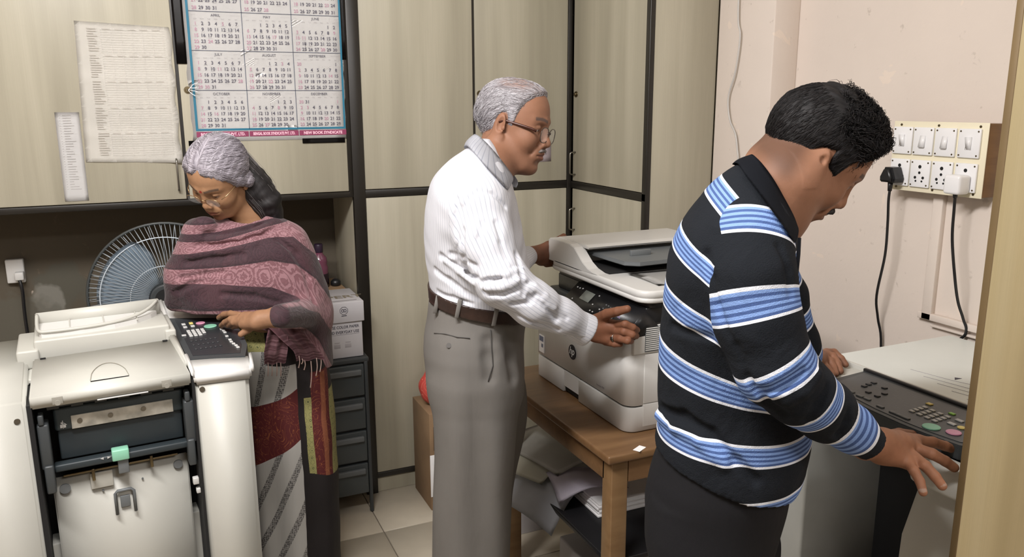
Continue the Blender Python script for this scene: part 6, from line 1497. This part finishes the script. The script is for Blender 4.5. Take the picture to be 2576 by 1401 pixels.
# shawl
def shawlmat():
    mt, t, b = nt('striped_paisley_shawl'); u = amath(t, 'band'); fr_ = math_(t, 'FRACT', u)
    band = ramp(t, fr_, [(0, 0.), (.485, 0.), (.50, 1.), (.985, 1.), (1., 0.)])
    cb = N(t, 'ShaderNodeCombineXYZ'); t.links.new(math_(t, 'MULTIPLY', amath(t, 'around'), 1.0), cb.inputs[0]); t.links.new(math_(t, 'MULTIPLY', u, .13), cb.inputs[1])
    v1 = N(t, 'ShaderNodeTexVoronoi', feature='F1'); v1.inputs['Scale'].default_value = 17; v1.inputs['Randomness'].default_value = .25; t.links.new(cb.outputs[0], v1.inputs['Vector'])
    n0 = noise(t, cb.outputs[0], 42, 2, .5, 1.6); wv = math_(t, 'ADD', math_(t, 'MULTIPLY', v1.outputs['Distance'], 5.5), math_(t, 'MULTIPLY', n0, 2.2))
    pat = ramp(t, math_(t, 'FRACT', wv), [(0., 0.), (.42, 0.), (.5, 1.), (.9, 1.), (1., 0.)])
    n2 = noise(t, cb.outputs[0], 8, 2); 
    pinkb = mix(t, math_(t, 'MULTIPLY', pat, .7), srgb(122,82,88), srgb(164,124,130)); dark = mix(t, math_(t, 'MULTIPLY', pat, .40), srgb(58,34,42), srgb(34,18,26))
    dark = mix(t, math_(t, 'MULTIPLY', ramp(t, n2, [(.5, 0.), (.6, 1.)]), .35), dark, srgb(88,54,60))
    col = mix(t, band, dark, pinkb); edge = ramp(t, fr_, [(.44, 0.), (.48, 1.), (.50, 1.), (.51, 0.)]); col = mix(t, math_(t, 'MULTIPLY', edge, .8), col, srgb(34,20,26))
    fib = noise(t, coords(t), 700, 2); col = mix(t, math_(t, 'MULTIPLY', fib, .25), col, srgb(60,36,42))
    t.links.new(col, b.inputs['Base Color']); b.inputs['Roughness'].default_value = .8; b.inputs['Sheen Weight'].default_value = .15
    bump(t, b, math_(t, 'ADD', math_(t, 'MULTIPLY', pat, .25), math_(t, 'MULTIPLY', noise(t, coords(t), 16, 3, .5, 1), .9)), .004, .7); return mt
M['shawl'] = shawlmat()
sw = SDF(); sw.u(shl, 0)
sw.u(roundcone(f3.q(500,590,.05), f3.q(470,700,.03), .05, .055), .05); sw.u(roundcone(f3.q(462,690,.02), f3.q(440,756,.00), .045, .030), .04)
sw.u(roundcone(f3.q(720,620,.03), f3.q(786,790,.0), .07, .058), .05); sw.u(roundcone(f3.q(786,790,.03), zp(704,795,1.048), .050, .033), .03)
sw.u(ellipsoid(f3.q(514,562,.085), (.030,.020,.018)), .03)
sw.disp = lambda P: .003*wob(P, 16)+.0012*wob(P, 50, 2)
crease(sw, [([(520,592),(570,588),(620,578),(670,560)], .008, -.002, 1), ([(500,618),(560,612),(620,600),(690,575)], .008, -.002, 1), ([(470,660),(540,650),(610,640)], .007, -.002, 1), ([(452,700),(520,690),(560,684)], .006, -.002, 1),
  ([(530,603),(600,595),(650,580),(690,560)], .009, -.003, 0), ([(480,640),(560,630),(640,615)], .008, -.004, 0), ([(446,735),(480,715),(520,706)], .007, -.002, 1), ([(640,560),(670,552),(700,556)], .007, -.003, 0), ([(700,600),(745,640),(775,700),(790,760)], .008, -.001, 1), ([(560,740),(640,745),(700,760)], .006, -.001, 1)], .012)
# open at the neck and open underneath
sw.sub(roundcone(f3.q(620,520,.02), f3.q(625,566,-.01), .062, .052), .012)
lowc = f3.l(f3.q(620, 786))[1]
P_b = [(400,775),(450,790),(560,786),(610,795),(660,806),(700,825),(735,850),(762,900),(770,915),(845,928)]
bx_ = np.array([f3.l(f3.q(x, y))[0] for x, y in P_b]); by_ = np.array([f3.l(f3.q(x, y))[1] for x, y in P_b])
sw.clip(lambda P: (lambda L_: np.interp(L_[..., 0], bx_, by_)-L_[..., 1])(f3.l(P)))
_dO = np.array([-.296, 2.012, 0.]); _du = np.array([math.cos(math.radians(5)), math.sin(math.radians(5)), 0]); _dv = np.array([-_du[1], _du[0], 0])
def mach(P): q = P-_dO; return np.maximum(np.maximum(q@_du-.512, q@_dv-.725), P[..., 2]-1.010)
sw.clip(lambda P: -mach(P)); sw.clip(lambda P: -np.maximum(np.maximum((P-_dO)@_du-.37, (P-_dO)@_dv-.475), P[..., 2]-1.085))
P, Q = sw.mesh(.0036)
v = P-CC; zz = v@fw; PX = 1288+F*(v@cr)/zz; PY = 700.5-F*(v@cu)/zz; L3 = f3.l(P)
# woven bands, sagging towards her left elbow (picture right)
xk = [440, 560, 680, 740, 790, 830]
tops = [[520,520,505,500,500,510], [562,560,540,534,545,570], [598,592,560,556,590,640], [612,606,590,590,640,720],[640,636,592,598,660,760], [672,664,640,668,760,880], [742,702,706,760,860,990], [760,762,762,800,900,1040], [850,850,850,880,980,1120]]
# levels: 0 dark 1 pink 2 dark 3 pink ...
lv = np.stack([np.interp(L3[:, 0], [f3.l(f3.q(x, 700))[0] for x in xk], [f3.l(f3.q(620, y))[1] for y in row]) for row in [[500,500,490,490,495,500],[550,548,535,530,540,560],[572,570,548,540,556,600],[590,588,562,556,590,640],[622,608,588,590,640,700],[655,650,640,655,700,770],[690,690,705,735,780,860],[756,752,756,790,860,960],[850,850,850,890,990,1100]]], 1)
bd = np.zeros(len(P))
for k in range(8):
    m_ = (L3[:, 1] <= lv[:, k]) if k else np.ones(len(P), bool); bd[m_] = (k+(lv[:, k]-L3[:, 1])/(lv[:, k]-lv[:, k+1]))[m_]
ar = shl[0].uv(P)*.22
shw = mesh_from('shawl', P, Q, 'shawl', m3, {'band': bd*.5, 'around': ar})
# hanging tails of the shawl
def tail_strip(cent, widths, bandv, w_off, name='shawl_tail', nf=4):
    C_ = smooth_pts([f3.q(x, y, w_) for x, y, w_ in cent], 6); n = len(C_)-1; wd = np.interp(np.linspace(0, 1, n+1), np.linspace(0, 1, len(widths)), widths)
    def fn(u, v):
        i = int(round(v*n)); p = np.array(C_[i]); s_ = (u-.5)*wd[i]*f3.s
        return tuple(p+f3.a*s_+f3.w*(.008*math.sin(u*nf*3.1+v*3)+w_off)-np.array(m3.location))
    a = MB(); a.grid(18, n, fn, .002); o = a.build(name, 'shawl', shw); me = o.data; co = np.zeros(len(me.vertices)*3); me.vertices.foreach_get('co', co); co = co.reshape(-1, 3)
    me.attributes.new('band', 'FLOAT', 'POINT').data.foreach_set('value', (np.full(len(co), bandv)+co[:, 2]*.0).astype(np.float32)); me.attributes.new('around', 'FLOAT', 'POINT').data.foreach_set('value', (co[:, 2]).astype(np.float32)); return C_[-1], wd[-1]
e_, wd_ = tail_strip([(640,790,.135),(700,815,.145),(740,850,.145),(770,880,.14),(782,905,.13)], [40,60,62,60,70], .80, .0)
a = MB()
for k, (x, y0, y1) in enumerate(((752,895,925),(766,905,930),(782,908,975),(796,900,945),(806,888,935),(760,902,915))):
    a.tube(wpts(m3, smooth_pts([f3.q(x, y0, .13), f3.q(x+2, (y0+y1)/2, .132), f3.q(x-1, y1, .13)], 4)), [.0015]*8+[.0026], 6)
a.build('tassels', fabric('tassel_pink', srgb(196,170,160), .9), shw)
tail_strip([(700,800,.13),(698,840,.135),(694,880,.13),(692,915,.125)], [34,50,56,50], .80, .0)
a = MB()
for x in (674,684,696,706): a.tube(wpts(m3, [f3.q(x, 912, .125), f3.q(x+1, 930, .125), f3.q(x, 946, .122)]), .0016, 6)
a.build('tassels', fabric('tassel_pink2', srgb(188,162,154), .9), shw)
# saree
def sareemat():
    mt, t, b = nt('printed_saree'); x = amath(t, 'px'); y = amath(t, 'py')      # metres across and up the wrapped cloth
    d = math_(t, 'ADD', x, math_(t, 'MULTIPLY', y, .55)); fd = math_(t, 'FRACT', math_(t, 'MULTIPLY', d, 1/.092))
    cbv = N(t, 'ShaderNodeCombineXYZ'); t.links.new(x, cbv.inputs[0]); t.links.new(y, cbv.inputs[1])
    vo = N(t, 'ShaderNodeTexVoronoi'); vo.inputs['Scale'].default_value = 150; vo.inputs['Randomness'].default_value = .4; t.links.new(cbv.outputs[0], vo.inputs['Vector'])
    dots = ramp(t, vo.outputs['Distance'], [(.38, 1.), (.5, 0.)]); stripe = ramp(t, fd, [(0., 0.), (.30, 0.), (.32, 1.), (.58, 1.), (.60, 0.)])
    white = mix(t, math_(t, 'MULTIPLY', stripe, math_(t, 'ADD', .35, math_(t, 'MULTIPLY', dots, .6))), srgb(172,170,166), srgb(70,68,68))
    n1 = noise(t, cbv.outputs[0], 15, 2, .5, 1.6); lines = ramp(t, math_(t, 'FRACT', math_(t, 'MULTIPLY', n1, 7)), [(.42, 0.), (.47, 1.), (.53, 1.), (.58, 0.)])
    maroon = mix(t, math_(t, 'MULTIPLY', lines, .6), srgb(82,22,24), srgb(150,88,50)); tan_c = mix(t, math_(t, 'MULTIPLY', lines, .4), srgb(128,74,50), srgb(160,104,70))
    vv = N(t, 'ShaderNodeTexVoronoi'); vv.inputs['Scale'].default_value = 48; vv.inputs['Randomness'].default_value = .3; t.links.new(cbv.outputs[0], vv.inputs['Vector'])
    flo = ramp(t, math_(t, 'FRACT', math_(t, 'MULTIPLY', vv.outputs['Distance'], 3.2)), [(.3, 0.), (.4, 1.), (.7, 1.), (.8, 0.)]); flm = ramp(t, vv.outputs['Distance'], [(.42, 1.), (.5, 0.)])
    olive = mix(t, math_(t, 'MULTIPLY', math_(t, 'MULTIPLY', flo, flm), .75), srgb(146,142,90), srgb(58,66,44))
    X_ = amath(t, 'X'); Y_ = amath(t, 'Y'); wv = math_(t, 'MULTIPLY', math_(t, 'SUBTRACT', noise(t, cbv.outputs[0], 6, 2), .5), 14); X_ = math_(t, 'ADD', X_, wv)
    blk = srgb(22,16,18); col = white
    gt = lambda a, b_: math_(t, 'GREATER_THAN', a, b_); lt = lambda a, b_: math_(t, 'LESS_THAN', a, b_); AND = lambda *q: q[0] if len(q) == 1 else math_(t, 'MULTIPLY', q[0], AND(*q[1:]))
    up_ = math_(t, 'ADD', Y_, math_(t, 'MULTIPLY', X_, .47)); lo_ = math_(t, 'ADD', Y_, math_(t, 'MULTIPLY', X_, .62))
    col = mix(t, AND(gt(up_, 1010+.47*640), lt(lo_, 1145+.62*645)), col, maroon)
    col = mix(t, AND(lt(Y_, 872), lt(X_, 668)), col, olive); col = mix(t, AND(lt(Y_, 905), gt(X_, 668)), col, blk)
    col = mix(t, gt(X_, 738), col, blk)
    lowr = gt(Y_, 990); col = mix(t, AND(gt(X_, 754), lt(X_, 772), lowr), col, olive)
    col = mix(t, AND(gt(X_, 772), lt(X_, 818), gt(Y_, 930)), col, maroon); col = mix(t, AND(gt(X_, 796), lt(X_, 808), gt(Y_, 935)), col, tan_c)
    col = mix(t, AND(gt(X_, 818), gt(Y_, 985)), col, olive)
    col = mix(t, AND(gt(X_, 745), gt(math_(t, 'SUBTRACT', Y_, math_(t, 'MULTIPLY', X_, .30)), 1175-.30*750)), col, blk)
    t.links.new(col, b.inputs['Base Color']); b.inputs['Roughness'].default_value = .75
    bump(t, b, noise(t, coords(t, (1,1,.2)), 22, 3), .006, .6); return mt
M['saree'] = sareemat()
skr = [(800,560,800,-.05,.10),(850,590,815,-.055,.125),(900,610,822,-.06,.135),(960,622,838,-.06,.14),(1040,630,846,-.06,.145),(1140,634,852,-.06,.15),(1240,640,856,-.06,.155),(1400,640,862,-.06,.16),(1600,640,870,-.06,.165),(1700,640,872,-.06,.165)]
skl = loft(f3, skr, 2.3)
sk = SDF(); sk.u(skl, 0); hgt = hip3[2]
sk.disp = lambda P: .006*np.sin(f3.l(P)[..., 0]*58+1.6*wob(P, 4))*sstep(1.0-P[..., 2], 0, .2)+.002*wob(P, 22)
sk.clip(lambda P: .04-P[..., 2]); sk.clip(lambda P: -mach(P))
P, Q = sk.mesh(.0048); v = P-CC; L3 = f3.l(P)
ucl = lambda x, y=1000: f3.l(f3.q(x, y))[0]
ang = skl[0].uv(P); front = L3[:, 2] > -.06; ax_ = ang*.17
zone = np.zeros(len(P)); A_ = L3[:, 0]; Bv = L3[:, 1]; by = lambda y: f3.l(f3.q(700, y))[1]
zone[(Bv < by(968)+(A_-ucl(640))*.55) & (Bv > by(1150)+(A_-ucl(640))*.55)] = 1
zone[(A_ > ucl(738)) & (A_ <= ucl(760))] = 3
yl_ = (A_ > ucl(752)) & (A_ <= ucl(768)); zone[yl_] = 2
zone[(A_ > ucl(768)) & (A_ < ucl(815))] = 1; zone[(A_ > ucl(796)) & (A_ < ucl(806))] = 4; zone[(A_ >= ucl(815))] = 2
zone[(A_ > ucl(738)) & (Bv > by(985))] = 3; zone[(A_ > ucl(745)) & (Bv < by(1180)-(A_-ucl(750))*.35)] = 3
zone[(A_ < ucl(690)) & (Bv > by(880))] = 2; zone[(A_ > ucl(690)) & (Bv > by(880)) ] = 3
mesh_from('saree', P, Q, 'saree', m3, {'px': ax_, 'py': Bv, 'X': np.interp(A_, [ucl(500), ucl(950)], [500, 950])*1.0, 'Y': 1000+(by(1000)-Bv)/(by(1000)-by(1100))*100})
shoe(m3, kn(f3.q(700,930,0), 0), -f3.a*.5+f3.w); shoe(m3, kn(f3.q(790,930,-.04), 0), -f3.a*.3+f3.w)
# ------------------------------------------------------------------ separate the countable pieces, mark print too small to pick apart
def explode(o, newname):
    bm = bmesh.new(); bm.from_mesh(o.data); bm.verts.ensure_lookup_table(); seen = [False]*len(bm.verts); comps = []
    for v in bm.verts:
        if seen[v.index]: continue
        st = [v]; seen[v.index] = True; c = []
        while st:
            q = st.pop(); c.append(q.index)
            for e in q.link_edges:
                w_ = e.other_vert(q)
                if not seen[w_.index]: seen[w_.index] = True; st.append(w_)
        comps.append(set(c))
    if len(comps) > 1:
        for c in comps[1:]:
            b2 = bm.copy(); b2.verts.ensure_lookup_table(); bmesh.ops.delete(b2, geom=[v for v in b2.verts if v.index not in c], context='VERTS')
            me = bpy.data.meshes.new(newname); b2.to_mesh(me); b2.free()
            for m_ in o.data.materials: me.materials.append(m_)
            n = bpy.data.objects.new(newname, me); link(n, o.parent); n.location = o.location; n.rotation_euler = o.rotation_euler
        bmesh.ops.delete(bm, geom=[v for v in bm.verts if v.index not in comps[0]], context='VERTS'); bm.to_mesh(o.data)
    bm.free(); o.name = newname
EX = {'scanner_shoulders': 'scanner_shoulder', 'maroon_band': 'maroon_band', 'teal_border': 'teal_strip', 'grid_line': 'grid_line', 'cover_catches': 'cover_catch', 'cover_slots': 'cover_slot', 'screws': 'screw', 'board_screws': 'board_screw',
      'pin_holes': 'pin_hole', 'feed_rollers': 'feed_roller', 'arrow_marks': 'arrow_mark', 'guide_rail': 'guide_rail', 'bay_latch': 'bay_latch', 'plate_hubs': 'plate_hub', 'frame_edge': 'edge_strip', 'apron': 'apron_rail', 'tassels': 'tassel',
      'lenses': 'lens', 'printed_marks': 'printed_mark', 'front_cap': 'cap_piece', 'rear_cap': 'cap_piece', 'feed_guide': 'feed_guide', 'side_bracket': 'bracket_piece', 'feed_bay_lining': 'bay_lining', 'top_cover': 'top_cover', 'scuff_marks': 'scuff_mark', 'paper_cassette': 'paper_cassette', 'tray_back': 'tray_rib', 'printed_symbol': 'printed_symbol', 'output_bay_floor': 'output_bay_floor'}
for o in list(bpy.data.objects):
    if o.type != 'MESH': continue
    b_ = o.name.split('.')[0]
    if b_ in EX and b_ not in ('top_cover', 'output_bay_floor'): explode(o, EX[b_])
    if b_ in ('printed_dates', 'printed_holidays', 'printed_headings', 'band_lettering', 'printed_rows', 'printed_lines', 'lid_lettering', 'body_lettering', 'handwriting', 'logo_lettering', 'model_lettering', 'round_emblem', 'rear_guard', 'sticker_print'): o['kind'] = 'stuff'
for me in list(bpy.data.meshes):
    if me.users == 0: bpy.data.meshes.remove(me)
